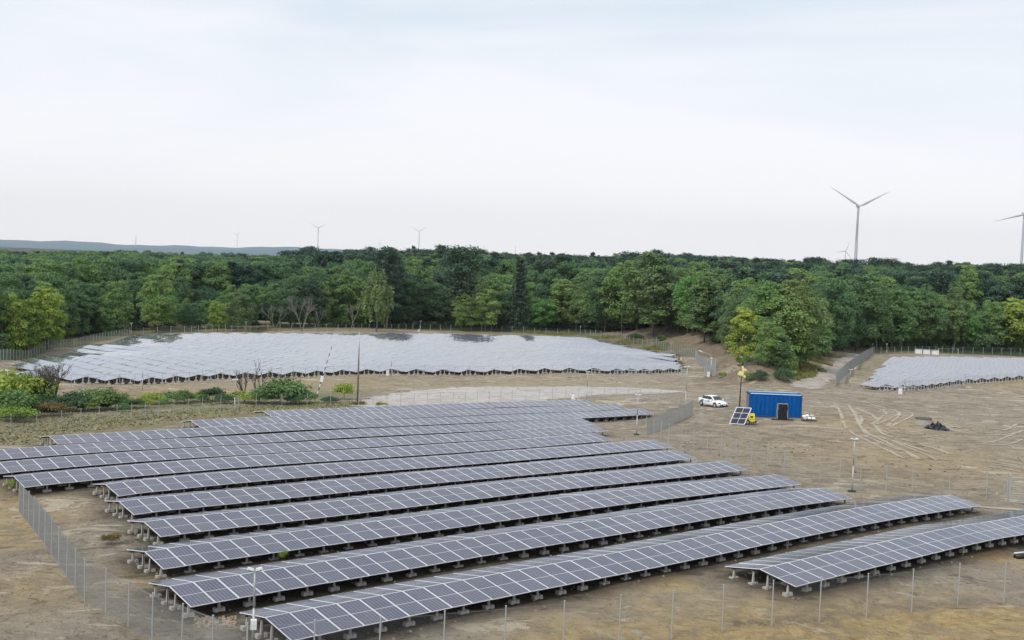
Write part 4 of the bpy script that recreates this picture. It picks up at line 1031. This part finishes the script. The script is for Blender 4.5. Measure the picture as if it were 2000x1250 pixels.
# --- individually recognisable trees (px, base y, top y)
spec = [
 (6, 701, 570, 'yellow', 'yellow-green leafy tree cut by the left photo edge', 1.2), (52, 692, 580, 'yellow', 'broad yellow-green tree second from the left photo edge', 1.25), (92, 683, 556, 'yellow', 'tall yellow-green tree with feathery top near the left fence', 1.05),
 (25, 701, 632, 'yellow', 'low light green tree leaning over the far left fence', 1.3),
 (228, 655, 545, 'mid', 'grey-green tree left of the bright green one', 1.0), (208, 656, 600, 'mid', 'small green tree behind the far field left corner', 1.1), (305, 650, 531, 'mid', 'tall light green crown behind the bright green tree', 1.05), (312, 646, 563, 'bright', 'vivid bright green spreading tree behind the far field left corner', 1.35),
 (375, 648, 590, 'dark', 'round dark green small tree right of the bright green one', 1.2), (425, 648, 585, 'yellow', 'yellowish-green small tree right of the dark round one', 1.2), (463, 648, 568, 'olive', 'brownish olive small tree left of the bare trunks', 1.25),
 (735, 648, 521, 'birch', 'weeping birch with drooping olive branches before the dark wood', 1.15), (905, 647, 570, 'mid', 'light green low tree before the dark wood, right of the birch', 1.2), (948, 648, 561, 'mid', 'pointed light green tree before the wood centre', 1.15), (1055, 648, 572, 'bright', 'light green low tree left of the bank', 1.0),
 (900, 646, 474, 'pine', 'tallest dark pine rising above the skyline at the centre', 1.0), (1012, 647, 497, 'spruce', 'broad dark spruce right of the tallest pine', .95), (755, 642, 476, 'pine', 'slender pine with thin top on the skyline above the birch', .8),
 (1275, 655, 486, 'olive', 'tall olive-green tree with spiky twigs above the bank', 1.45), (1215, 650, 505, 'mid', 'tall mid green tree on the bank left of the olive one', 1.2), (1180, 650, 520, 'dark', 'dark green tree where the bank starts', 1.1), (1352, 660, 522, 'bright', 'bright yellowish green crown above the pine on the bank', .9), (1392, 668, 526, 'olive', 'rounded olive tree on the bank above the gate', 1.25),
 (1375, 668, 555, 'pine', 'dark pine leaning out over the dug bank', 1.3), (1422, 692, 580, 'olive', 'thin pale birch-like tree at the right end of the bank', .8), (1300, 650, 555, 'dark', 'dark tree low on the bank crest', 1.1),
 (1450, 725, 598, 'yellow', 'yellow-green tree at the corner of the dirt yard', .95), (1500, 737, 625, 'mid', 'dense green shrubby tree behind the yellow lamp heads', 1.25), (1522, 737, 655, 'dark', 'dark leafy shrub tree at the path corner', 1.3), (1480, 715, 590, 'mid', 'mid green tree behind the corner trees', 1.1),
 (1555, 715, 532, 'olive', 'large rounded olive-topped tree left of the dirt path', 1.15), (1530, 725, 570, 'mid', 'green tree filling the left side of the path corner', 1.2), (1580, 705, 590, 'mid', 'green tree beside the dirt path entrance', 1.2), (1600, 700, 610, 'mid', 'low green tree by the upper dirt path', 1.1), (1500, 705, 545, 'mid', 'tall green tree behind the path corner', 1.1),
 (1618, 694, 540, 'dark', 'tall dark tree at the top of the dirt path', 1.0), (1645, 684, 528, 'dark', 'narrow pointed tree above the end of the path', .8), (1672, 686, 530, 'dark', 'dark tree right of the path end', 1.1), (1712, 684, 545, 'birch', 'pale drooping tree behind the lamp at the right field corner', 1.0), (1740, 684, 560, 'mid', 'lighter green tree behind the three white cabinets', 1.1),
 (1862, 684, 545, 'birch', 'pale upright drooping tree behind the right field centre', .9), (1885, 684, 602, 'bright', 'small light green pointed tree behind the right field', .9), (1982, 687, 578, 'yellow', 'broad light green tree at the right photo edge', 1.5), (1935, 686, 585, 'mid', 'green tree left of the light one at the right edge', 1.0), (1920, 686, 640, 'bush', 'dark low tree in the gap behind the right field', 1.0)]
for px, b_, t_, k, lab, w in spec: px_tree(px, b_, t_, k, lab, w)
# --- the wood's visible edge, several rows deep
edge_px = [(-90, 715), (60, 678), (130, 662), (200, 650), (262, 644), (400, 641), (560, 640), (700, 639), (860, 639), (1000, 641), (1130, 645), (1235, 645), (1300, 646), (1345, 652), (1395, 655), (1440, 668), (1480, 672), (1530, 690), (1600, 690), (1650, 682), (1720, 681), (1850, 682), (2000, 686), (2120, 690)]
EP = []
for (px, py) in edge_px:
    EP.append(at(px, py))
sky_x = [-200, 0, 200, 300, 480, 650, 760, 900, 1000, 1100, 1200, 1280, 1350, 1450, 1550, 1650, 1750, 1850, 1950, 2000, 2200]
sky_y = [484, 488, 488, 491, 496, 494, 493, 492, 500, 502, 503, 500, 504, 509, 512, 514, 520, 518, 518, 522, 528]
frt_x = [-100, 0, 60, 130, 200, 300, 350, 450, 520, 600, 660, 735, 800, 900, 1000, 1100, 1200, 1280, 1400, 1500, 1560, 1650, 1750, 1850, 1960, 2100]
frt_y = [585, 575, 590, 600, 580, 575, 600, 590, 575, 545, 535, 545, 545, 545, 540, 545, 535, 525, 545, 560, 555, 555, 550, 575, 600, 590]
def proj(P):
    d = Vector(P)-Vector((0, 0, CAMZ)); f = d.dot(FW); return 1000+F_PX*d.dot(RR)/f, 625-F_PX*d.dot(UU)/f
def top_z(P, ypx):
    px, _ = proj((P.x, P.y, P.z)); d = ray(px, ypx); return CAMZ+d.z*P.y/d.y
KW = {'dark': 'dark green leafy tree', 'mid': 'mid green leafy tree', 'round': 'round-crowned dark tree', 'midround': 'round-crowned mid green tree', 'pine': 'dark pine', 'spruce': 'dark pointed spruce', 'olive': 'dull olive-green tree', 'poplar': 'narrow upright tree'}
RW = ['in the front rank', 'in the second rank', 'in the third rank', 'in the fourth rank', 'farther back']
ZW = [(130, 'near the left photo edge'), (250, 'left of the bright green tree'), (400, 'behind the bright green tree'), (530, 'left of the bare trunks'), (690, 'at the bare grey trunks'), (820, 'around the weeping birch'), (960, 'below the tallest pine'),
      (1120, 'right of the tallest pine'), (1250, 'left of the spiky olive tree'), (1420, 'above the dug bank'), (1540, 'behind the dirt yard corner'), (1630, 'left of the dirt path'), (1740, 'at the path end'), (1850, 'behind the white cabinets'), (1950, 'behind the right solar field'), (9999, 'near the right photo edge')]
def forest_label(k, ri, px): return KW[k]+' '+RW[ri]+' '+[z for q_, z in ZW if px < q_][0]
cnt = 0
rows_off = [0, 7, 15, 24, 34]
frontpts = []
for ri, off in enumerate(rows_off):
    spacing = [5.4, 6.2, 7.4, 8.5, 9.5][ri]
    carry = 0
    for a, b_ in zip(EP[:-1], EP[1:]):
        D = b_-a; D.z = 0; L = D.length; s = carry
        while s < L:
            q = a+D*(s/L); d = Vector((q.x, q.y, 0)).normalized(); q = q+d*(off+random.uniform(-2, 2.5))+Vector((random.uniform(-1.5, 1.5), 0, 0))
            q.z = gz(q.x, q.y); px, _ = proj(q)
            s += spacing*random.uniform(.8, 1.25)
            if px < 140 and ri < 2: continue
            if px < -70 or px > 2070 or cnt >= 250+0*ri: continue
            fy = np.interp(px, frt_x, frt_y); sy = np.interp(px, sky_x, sky_y); kk = (ri/4)**.8
            yt = fy*(1-kk)+(sy+12)*kk+random.uniform(-10, 16)
            h = top_z(q, yt)-q.z; h = min(max(h, 7), 30)
            if px < 500: kinds = ['dark', 'mid', 'round', 'spruce', 'midround', 'dark']
            elif px < 860: kinds = ['pine', 'dark', 'dark', 'pine', 'round', 'mid']
            elif px < 1450: kinds = ['dark', 'mid', 'mid', 'round', 'midround', 'spruce', 'olive']
            else: kinds = ['dark', 'mid', 'dark', 'round', 'midround', 'poplar', 'dark']
            k = random.choice(kinds)
            tree(q, h, k, forest_label(k, ri, px), 'tree', 'trees of the wood edge', random.uniform(.78, 1.12)); cnt += 1
        carry = s-L
us = 0; rs = random.Random(77)
for a, b_ in zip(EP[:-1], EP[1:]):
    D = b_-a; D.z = 0; L = D.length; s = 0
    while s < L:
        q = a+D*(s/L); d = Vector((q.x, q.y, 0)).normalized(); q = q+d*rs.uniform(-1, 3.5); s += rs.uniform(3.2, 6.5)
        px, _ = proj((q.x, q.y, Tz(q.x, q.y)))
        if px < -20 or px > 2020 or 1225 < px < 1420: continue
        q.z = gz(q.x, q.y); us += 1
        z_ = [z for q_, z in ZW if px < q_][0]
        tree(q, rs.uniform(2.2, 5.2), rs.choice(['bush', 'bush', 'midbush']), ['dark', 'dense', 'low', 'leafy'][us % 4]+' undergrowth shrub at the wood foot '+z_, 'shrub', 'undergrowth shrubs along the wood foot', rs.uniform(.6, .9), 'shrub')
for k, (px, py, pt, kk) in enumerate([(1458, 738, 690, 'midbush'), (1478, 738, 684, 'midbush'), (1497, 739, 676, 'midbush'), (1515, 738, 690, 'bush'), (1534, 737, 682, 'midbush'), (1548, 728, 680, 'midbush'), (1560, 718, 672, 'bush'), (1575, 708, 665, 'midbush'), (1443, 728, 690, 'yellowbush'), (1592, 702, 668, 'midbush')]):
    px_tree(px, py, pt, kk, ORD[k]+' leafy shrub from the left in the thicket between dirt yard and path', .55, 'shrub', 'shrubs of the thicket by the dirt path', 'shrub')
# --- the deep wood beyond: one object of many crowns
pts = []; sc_ = []; vr = []
srcs = ['dark', 'mid', 'round', 'pine', 'spruce', 'midround']
r = np.random.default_rng(5)
for dist in np.concatenate([np.arange(0, 160, 6.5), np.arange(160, 420, 9)]):
    for th in np.arange(-.60, .62, 6.2/(430+dist)):
        thj = th+r.uniform(-.5, .5)*8/(430+dist)
        px = 1000+F_PX*math.tan(thj)
        if px < -250 or px > 2300: continue
        ey = np.interp(px, [p.x for p in [Vector((e[0], 0, 0)) for e in edge_px]], [p.y for p in EP])
        Y = ey+42+dist+r.uniform(-3.5, 3.5); X = Y*math.tan(thj)
        pts.append((X, Y))
pts = np.array(pts); zz = T(pts[:, 0], pts[:, 1]); V = []; S3 = []; VA = []; RO = []
for (x, y), z in zip(pts, zz):
    q = Vector((x, y, z)); px, _ = proj(q); sy = np.interp(px, sky_x, sky_y)
    spk = r.random() < .16; yt = sy+5+r.normal()*(3 if px < 560 else 5.5)-((9 if px > 560 else 3) if spk else 0)+max(0, 14*(1-(y-330)/260))
    h = top_z(q, yt)-z
    if h < 6: continue
    h = min(h, 34); V.append((x, y, z)); 
    p = [.26, .22, .14, .14, .12, .12] if px > 500 else [.32, .22, .16, .06, .10, .14]
    VA.append(int(r.choice([3, 4])) if spk and px > 450 else int(r.choice(6, p=p))); w = r.uniform(.62, .98)*min(1.3, 24/h+.15)*(1.25 if spk and px > 450 else 1); S3.append((h*w, h*w, h)); RO.append(r.uniform(0, 6.28))
fm = bpy.data.meshes.new('forest'); fm.from_pydata(V, [], [])
a = fm.attributes.new('sc', 'FLOAT_VECTOR', 'POINT'); a.data.foreach_set('vector', np.array(S3, dtype=np.float32).ravel())
a = fm.attributes.new('va', 'INT', 'POINT'); a.data.foreach_set('value', np.array(VA, dtype=np.int32))
a = fm.attributes.new('ro', 'FLOAT_VECTOR', 'POINT'); a.data.foreach_set('vector', np.array([(0, 0, q) for q in RO], dtype=np.float32).ravel())
fo = link('forest', fm); tag(fo, 'deep mixed wood stretching away to the horizon', 'forest', kind='stuff')
ng = bpy.data.node_groups.new('forest_crowns', 'GeometryNodeTree')
ng.interface.new_socket('Geometry', in_out='INPUT', socket_type='NodeSocketGeometry'); ng.interface.new_socket('Geometry', in_out='OUTPUT', socket_type='NodeSocketGeometry')
gi = ng.nodes.new('NodeGroupInput'); go = ng.nodes.new('NodeGroupOutput'); jn = ng.nodes.new('GeometryNodeJoinGeometry')
def named(nm, ty):
    n = ng.nodes.new('GeometryNodeInputNamedAttribute'); n.data_type = ty; n.inputs['Name'].default_value = nm; return [o for o in n.outputs if o.enabled and o.name == 'Attribute'][0]
va_, sc__, ro_ = named('va', 'INT'), named('sc', 'FLOAT_VECTOR'), named('ro', 'FLOAT_VECTOR')
for k, kind in enumerate(srcs):
    cmp = ng.nodes.new('FunctionNodeCompare'); cmp.data_type = 'INT'; cmp.operation = 'EQUAL'
    ins = [i for i in cmp.inputs if i.enabled]; ng.links.new(va_, ins[0]); ins[1].default_value = k
    oi = ng.nodes.new('GeometryNodeObjectInfo'); oi.inputs['Object'].default_value = crown_src[kind]; oi.transform_space = 'ORIGINAL'; oi.inputs['As Instance'].default_value = True
    ip = ng.nodes.new('GeometryNodeInstanceOnPoints')
    ng.links.new(gi.outputs[0], ip.inputs['Points']); ng.links.new(cmp.outputs[0], ip.inputs['Selection']); ng.links.new(oi.outputs['Geometry'], ip.inputs['Instance'])
    ng.links.new(sc__, ip.inputs['Scale']); ng.links.new(ro_, ip.inputs['Rotation'])
    ng.links.new(ip.outputs[0], jn.inputs[0])
ng.links.new(jn.outputs[0], go.inputs[0])
md = fo.modifiers.new('crowns', 'NODES'); md.node_group = ng
print('trees', NT, 'forest pts', len(V))

# --- bushes along the left, and bare trees
bl = [(35, 800, 692, 'yellowbush', 'tall yellow-green bush with pale tips behind the left lamp post', .8), (62, 800, 735, 'yellowbush', 'upright yellow-green bush between the tall bush and the bare tree', .7), (10, 815, 742, 'midbush', 'green bush at the left photo edge under the yellow one', 1.2), (75, 803, 752, 'bush', 'dark bush right of the tall yellow one', 1.2),
      (110, 805, 768, 'bush', 'dark low bush under the bare tree', 1.4), (100, 812, 775, 'rustybush', 'rust-brown low bush in front of the bare tree', 1.3), (30, 822, 782, 'yellowbush', 'bright low bush just behind the left wire fence', 1.6), (150, 803, 757, 'bush', 'dark green bush right of the bare tree', 1.3),
      (185, 800, 744, 'midbush', 'pointed light green bush in the hedge behind the left fence', 1.1), (225, 798, 757, 'midbush', 'green bush in the hedge right of the pointed one', 1.2), (262, 797, 775, 'bush', 'low dark bush in the hedge near the left rows', 1.4),
      (300, 790, 760, 'yellowbush', 'low yellowish bush in the middle of the left hedge', 1.5), (340, 787, 757, 'midbush', 'green bush in the middle of the left hedge', 1.5), (378, 785, 760, 'yellowbush', 'low light bush left of the dark one by the lamp', 1.5), (415, 784, 750, 'bush', 'dark round bush left of the white lamp post', 1.2), (438, 788, 766, 'bush', 'small dark bush touching the lamp post line', 1.4),
      (485, 788, 755, 'yellowbush', 'low yellow-green bush at the foot of the bare saplings', 1.4), (520, 788, 748, 'midbush', 'green bush left of the big rounded one', 1.1), (550, 790, 724, 'midbush', 'big rounded green bush left of the striped barrier', 1.0), (590, 790, 758, 'midbush', 'small green bush under the striped barrier', 1.3), (645, 788, 772, 'bush', 'low scrub between barrier and tall pole', 1.8),
      (672, 780, 735, 'yellowbush', 'sparse yellowish sapling left of the tall pole', .7), (700, 795, 780, 'rustybush', 'dry brown tuft at the foot of the tall pole', 1.6), (745, 795, 786, 'yellowbush', 'small green tuft at the start of the pale road', 1.2),
      (600, 1085+20, 1085, 'midbush', '', 1)]
bl = bl[:-1]+[(1462, 748, 722, 'midbush', 'low shrub on the earth heap behind the yellow lamps', .8, ), (1485, 748, 718, 'bush', 'dark shrub at the foot of the corner trees', .9), (1530, 746, 712, 'bush', 'dark shrub nearest the dirt path mouth', .9), (1545, 740, 715, 'yellowbush', 'yellowish shrub at the dirt path mouth', .8), (1410, 738, 722, 'yellowbush', 'small yellowish shrub right of the far gate', .8),
      (1290, 668, 652, 'bush', 'dark shrub clinging to the dug bank', 1.2), (1395, 672, 655, 'bush', 'dark shrub on the bank crest above the gate', 1.0), (1240, 662, 648, 'bush', 'dark shrub at the left end of the bank', 1.3), None]
for px, b_, t_, k, lab, w in bl[:-1]: px_tree(px, b_, t_, k, lab, w, 'bush', None, 'bush')
px_tree(552, 1097, 1086, 'yellowbush', 'small weed growing under the second long solar table', .5, 'weed', None, 'weed')
px_tree(218, 1064, 1059, 'rustybush', 'dry weed on the bare ground left of the third table', 1.0, 'weed', None, 'weed')
px_tree(25, 955, 940, 'yellowbush', 'weeds at the left end of the seventh solar table', 1.0, 'weed', None, 'weed')
def bare_tree(px, pyb, pyt, label, seed, spread=.55, mat=M_bark, stems=3, depth=5, cat='bare tree', rad=.010):
    P = gat(px, pyb); h = hpx(P, pyb-pyt); rr = random.Random(seed); R = thing('bare_tree', label, cat, P)
    for s in range(stems):
        m = MB(); a = rr.random()*6.28; d = Vector((math.cos(a)*.32, math.sin(a)*.32, 1)).normalized()
        branch(m, Vector((0, 0, -.1)), d, h*.36, h*rad, depth, rr, spread, .70); m.build('stem', mat, R)
for k in range(16):
    px = [12, 48, 62, 92, 128, 160, 172, 205, 240, 280, 320, 360, 398, 500, 535, 570][k]; by = np.interp(px, [0, 200, 400, 600], [812, 802, 789, 789])+random.uniform(-3, 5)
    px_tree(px, by, by-random.uniform(16, 34), ['midbush', 'yellowbush', 'bush', 'rustybush'][[0, 1, 0, 2, 3, 0, 1, 2, 0, 1, 0, 0, 2, 1, 0, 2][k]], ['light green', 'yellowish', 'light green', 'dark', 'brownish', 'light green', 'yellowish', 'dark', 'light green', 'yellowish', 'light green', 'light green', 'dark', 'yellowish', 'light green', 'dark'][k]+' filler shrub of the left hedge, '+ORD[k]+' from the photo edge', random.uniform(.6, 1.0), 'bush', 'shrubs of the left hedge', 'bush')
bare_tree(103, 800, 686, 'leafless spreading grey tree in front of the far field left end', 3, .75, M_bark, 5, 5, rad=.018)
bare_tree(478, 785, 705, 'leafless sapling with a crooked fork behind the white lamp post', 9, .5, M_bark, 3, 3, rad=.018)
bare_tree(505, 783, 690, 'thin leafless leaning sapling left of the big green bush', 12, .45, M_bark, 2, 3, rad=.018)
bare_tree(590, 648, 560, 'leafless grey tree with many upright trunks at the wood edge', 21, .7, M_paleb, 4, 4)
bare_tree(538, 648, 580, 'pale leafless forked trunk left of the grey bare tree', 23, .6, M_paleb, 2, 4)
bare_tree(622, 648, 585, 'slim leafless tree right of the grey bare tree', 26, .6, M_paleb, 1, 4)
bare_tree(683, 648, 570, 'slim pale trunk left of the weeping birch', 31, .6, M_paleb, 1, 4)
# tall grass on the path verge (stuff)
def grass_patch(name, label, areas, n, mat, hgt):
    m = MB(); rr = random.Random(4); areas = [(at(a_[0], a_[1]), a_[2]) for a_ in areas]
    for _ in range(n):
        P, r_ = rr.choice(areas); a = rr.random()*6.28; q = r_*rr.random()**.5; x = P.x+q*math.cos(a); y = P.y+q*math.sin(a); z = gz(x, y)
        w = rr.uniform(.06, .16); h = hgt*rr.uniform(.4, 1.2); t_ = rr.random()*3.14; dx, dy = math.cos(t_)*w, math.sin(t_)*w; lx, ly = rr.uniform(-.2, .2), rr.uniform(-.2, .2)
        m.quad((x-dx, y-dy, z), (x+dx, y+dy, z), (x+dx*.2+lx, y+dy*.2+ly, z+h), (x-dx*.2+lx, y-dy*.2+ly, z+h))
    o = m.build(name, mat); tag(o, label, 'grass', kind='stuff')
M_g1 = simple('dry_grass', (.20, .20, .07), .9, 0, .35, 1.5)
grass_patch('tall_grass', 'yellowish tall grass along the path verge and the wood edge', [(1545, 733, 3), (1560, 723, 3.5), (1575, 714, 4), (1592, 705, 4), (1612, 696, 4), (1540, 738, 2.0), (1180, 661, 6), (1230, 671, 5), (1090, 652, 7), (1040, 649, 7), (1280, 681, 4)], 9000, M_g1, .65)
M_g2 = simple('field_grass', (.25, .235, .115), .9, 0, .5, .35)
grass_patch('rough_grass', 'dry rough grass by the left wire fence and bushes', [(60, 840, 6), (150, 830, 6), (240, 822, 6), (330, 812, 6), (420, 804, 6), (520, 797, 6), (600, 793, 5), (20, 860, 4), (200, 800, 6), (400, 786, 6), (560, 785, 6), (640, 788, 5), (500, 775, 6), (80, 815, 6)], 9000, M_g2, .11)
# rubble by the front row and stones
m = MB(); rr = random.Random(8)
for k in range(130):
    P = gat(415+rr.uniform(-35, 45), 1208+rr.uniform(-5, 14)-0.12*0); r_ = rr.uniform(.03, .10); m.box(P+Vector((0, 0, r_*.5)), (r_, r_*rr.uniform(.5, 1), r_*.6), Matrix.Rotation(rr.random()*3, 3, 'Z'), taper=rr.uniform(.5, .9))
tag(m.build('rubble', simple('rubble', (.33, .26, .20), .95, 0, .35, 3)), 'scattered brick rubble between the first two long rows', 'rubble', kind='stuff')

m = MB(); rr = random.Random(18)
for k in range(5200):
    y = 38+150*rr.random()**1.5; x = (rr.random()*1.15-.57)*y
    if rr.random() < .6:
        x += 3*math.sin(k)
    if x < -.52*y or x > .5*y: continue
    z = gz(x, y); r_ = rr.uniform(.015, .06)*(1+y/160); m.box((x, y, z+r_*.25), (r_, r_*rr.uniform(.5, 1), r_*.55), Matrix.Rotation(rr.random()*3, 3, 'Z'), taper=rr.uniform(.4, .8))
tag(m.build('stones', simple('stones', (.27, .22, .17), .95, 0, .5, 1.3)), 'loose stones and clods strewn over the bare ground', 'stones', kind='stuff')
grass_patch('weed_tufts', 'small weed tufts scattered over the bare ground', [(330, 770, 10), (800, 745, 25), (1250, 745, 20), (1700, 870, 14), (1900, 940, 10), (1450, 880, 8)], 700, M_g2, .12)
# ------------------------------------------------------------------ distant hills and turbines
def hills(name, dist, prof, depth, mat):
    mb = MB(); n = len(prof[0])
    PX = np.linspace(-900, 2900, 160); rows_ = []
    for k, f in enumerate([0, .35, .7, 1.0, .7, .2]):
        Y = dist+depth*(k/5-.5); row = []
        for px in PX:
            elev = np.interp(px, prof[0], prof[1])+1.2*math.sin(px*.031)+.8*math.sin(px*.083+1); d = ray(px, elev); X = d.x*Y/d.y; ztop = CAMZ+d.z*dist/d.y
            z = -13+(ztop+13)*f; row.append(len(mb.v)); mb.v.append((X, Y, z))
        rows_.append(row)
    for a, b_ in zip(rows_[:-1], rows_[1:]):
        for i in range(len(PX)-1): mb.f.append((a[i], a[i+1], b_[i+1], b_[i])); mb.m.append(0)
    o = mb.build(name, mat, None, True); tag(o, kind='structure'); return o
M_hill = simple('hill_green', (.09, .15, .19), .95, 0, .2, .0012)
hills('hills', 8700, ([-900, 0, 60, 150, 250, 330, 420, 500, 560, 640, 720, 800, 1000, 2900], [460, 467, 469, 472, 477, 480, 482, 482, 483, 485, 488, 496, 512, 560]), 1600, M_hill)
hills('near_hills', 6300, ([-900, 0, 120, 250, 380, 520, 640, 720, 1000, 2900], [474, 476, 479, 483, 487, 488, 491, 496, 515, 575]), 1000, M_hill)
def blade_mesh(L):
    m = MB(); rings = []
    for t_, ch, th in [(0, .022, .022), (.04, .024, .022), (.12, .046, .018), (.22, .052, .012), (.4, .038, .008), (.6, .027, .006), (.8, .018, .004), (.95, .010, .0025), (1, .003, .001)]:
        rings.append(list(range(len(m.v), len(m.v)+6)))
        for q in range(6):
            a = q*math.pi/3; m.v.append((math.cos(a)*ch*L*.62+ch*L*.18*(1 if t_ > .1 else 0), math.sin(a)*th*L*.6+(.03*L*t_*t_), t_*L))
    for a, b_ in zip(rings[:-1], rings[1:]):
        for k in range(6): m.f.append((a[k], a[(k+1) % 6], b_[(k+1) % 6], b_[k])); m.m.append(0)
    m.f.append(tuple(rings[-1])); m.m.append(0)
    return m.mesh('blade', M_blade, True)
def turbine(px, py, dist, Lpx, ang0, label, yaw=0.0):
    d = ray(px, py); hub = Vector((d.x*dist/d.y, dist, CAMZ+d.z*dist/d.y)); L = Lpx*dist/F_PX
    g = -13.0; H = hub.z-g; R = thing('wind_turbine', label, 'wind turbine', (hub.x, hub.y, g), yaw, 'white wind turbines on the horizon')
    m = MB(); m.tube((0, 2.4*L/50, 0), (0, 2.4*L/50, H*.5), L*.052, L*.042, 20, cap=False); m.tube((0, 2.4*L/50, H*.5), (0, 2.4*L/50, H-L*.02), L*.042, L*.026, 20, cap=False); m.build('tower', M_blade, R, True)
    m = MB(); m.box((0, L*.075, H+L*.012), (L*.034, L*.11, L*.036), taper=.85); m.box((0, L*.15, H+L*.06), (L*.01, L*.012, L*.02), mi=1); m.build('nacelle', [M_blade, M_dark], R)
    m = MB(); m.ell((0, -L*.03, H), (L*.03, L*.045, L*.03), 14, 8); hb = m.build('hub', M_blade, R, True)
    bm = blade_mesh(L)
    for k in range(3):
        o = link('blade', bm, R); a = math.radians(ang0+120*k); o.location = (0, -L*.03, H); o.rotation_euler = (0, math.pi/2-a, 0)
RD = 2.1
turbine(1677.3, 403, 1550, 67, 30-RD, 'largest white wind turbine with two blades raised in a V at the right')
turbine(2001.5, 419, 1650, 60, 197-RD, 'wind turbine at the right photo edge, only tower and one blade visible')
turbine(1651.8, 490.5, 4700, 22, 72-RD, 'small wind turbine just left of the largest one')
turbine(621.5, 445.5, 5000, 19, 32-RD, 'wind turbine left of centre with two blades up, taller of the left pair')
turbine(819, 452, 5000, 19, 35-RD, 'wind turbine at the centre left with two blades up')
turbine(463.5, 457.5, 7800, 10, 50-RD, 'tiny wind turbine far left on the horizon')
turbine(741.5, 475, 8000, 8, 90-RD, 'tiny wind turbine between the two mid-sized left ones')
turbine(880, 480, 8100, 7, 35-RD, 'tiniest wind turbine left of the tallest pine')
def mast(px, pyt, dist, label):
    d = ray(px, pyt); z = CAMZ+d.z*dist/d.y; R = thing('radio_mast', label, 'mast', (d.x*dist/d.y, dist, -13)); m = MB(); H = z+13
    for k in range(3):
        a = k*2.094; m.tube((3*math.cos(a), 3*math.sin(a), 0), (1.2*math.cos(a), 1.2*math.sin(a), H), .8, .6, 5)
    m.build('lattice_tower', M_blade, R); m = MB(); m.tube((0, 0, H), (0, 0, H+12), .6, .3, 6); m.build('antenna', M_blade, R)
mast(265.5, 460, 7600, 'faint thin mast far left on the hazy horizon')
mast(1007, 482, 6500, 'thin mast just right of the tallest pine')

# ------------------------------------------------------------------ haze
m = MB(); m.box((0, 4600, 190), (7500, 5600, 225)); hz = m.build('haze', None)
hz.data.materials.clear()
hm = bpy.data.materials.new('haze_air'); hm.use_nodes = True; t = hm.node_tree; t.nodes.clear()
o = N(t, 'ShaderNodeOutputMaterial'); v = N(t, 'ShaderNodeVolumePrincipled'); v.inputs['Color'].default_value = (.90, .96, 1, 1); v.inputs['Density'].default_value = 0.000045; v.inputs['Anisotropy'].default_value = 0.3
t.links.new(v.outputs[0], o.inputs['Volume']); hz.data.materials.append(hm); tag(hz, 'thin pale haze filling the air over the land', 'haze', kind='stuff')
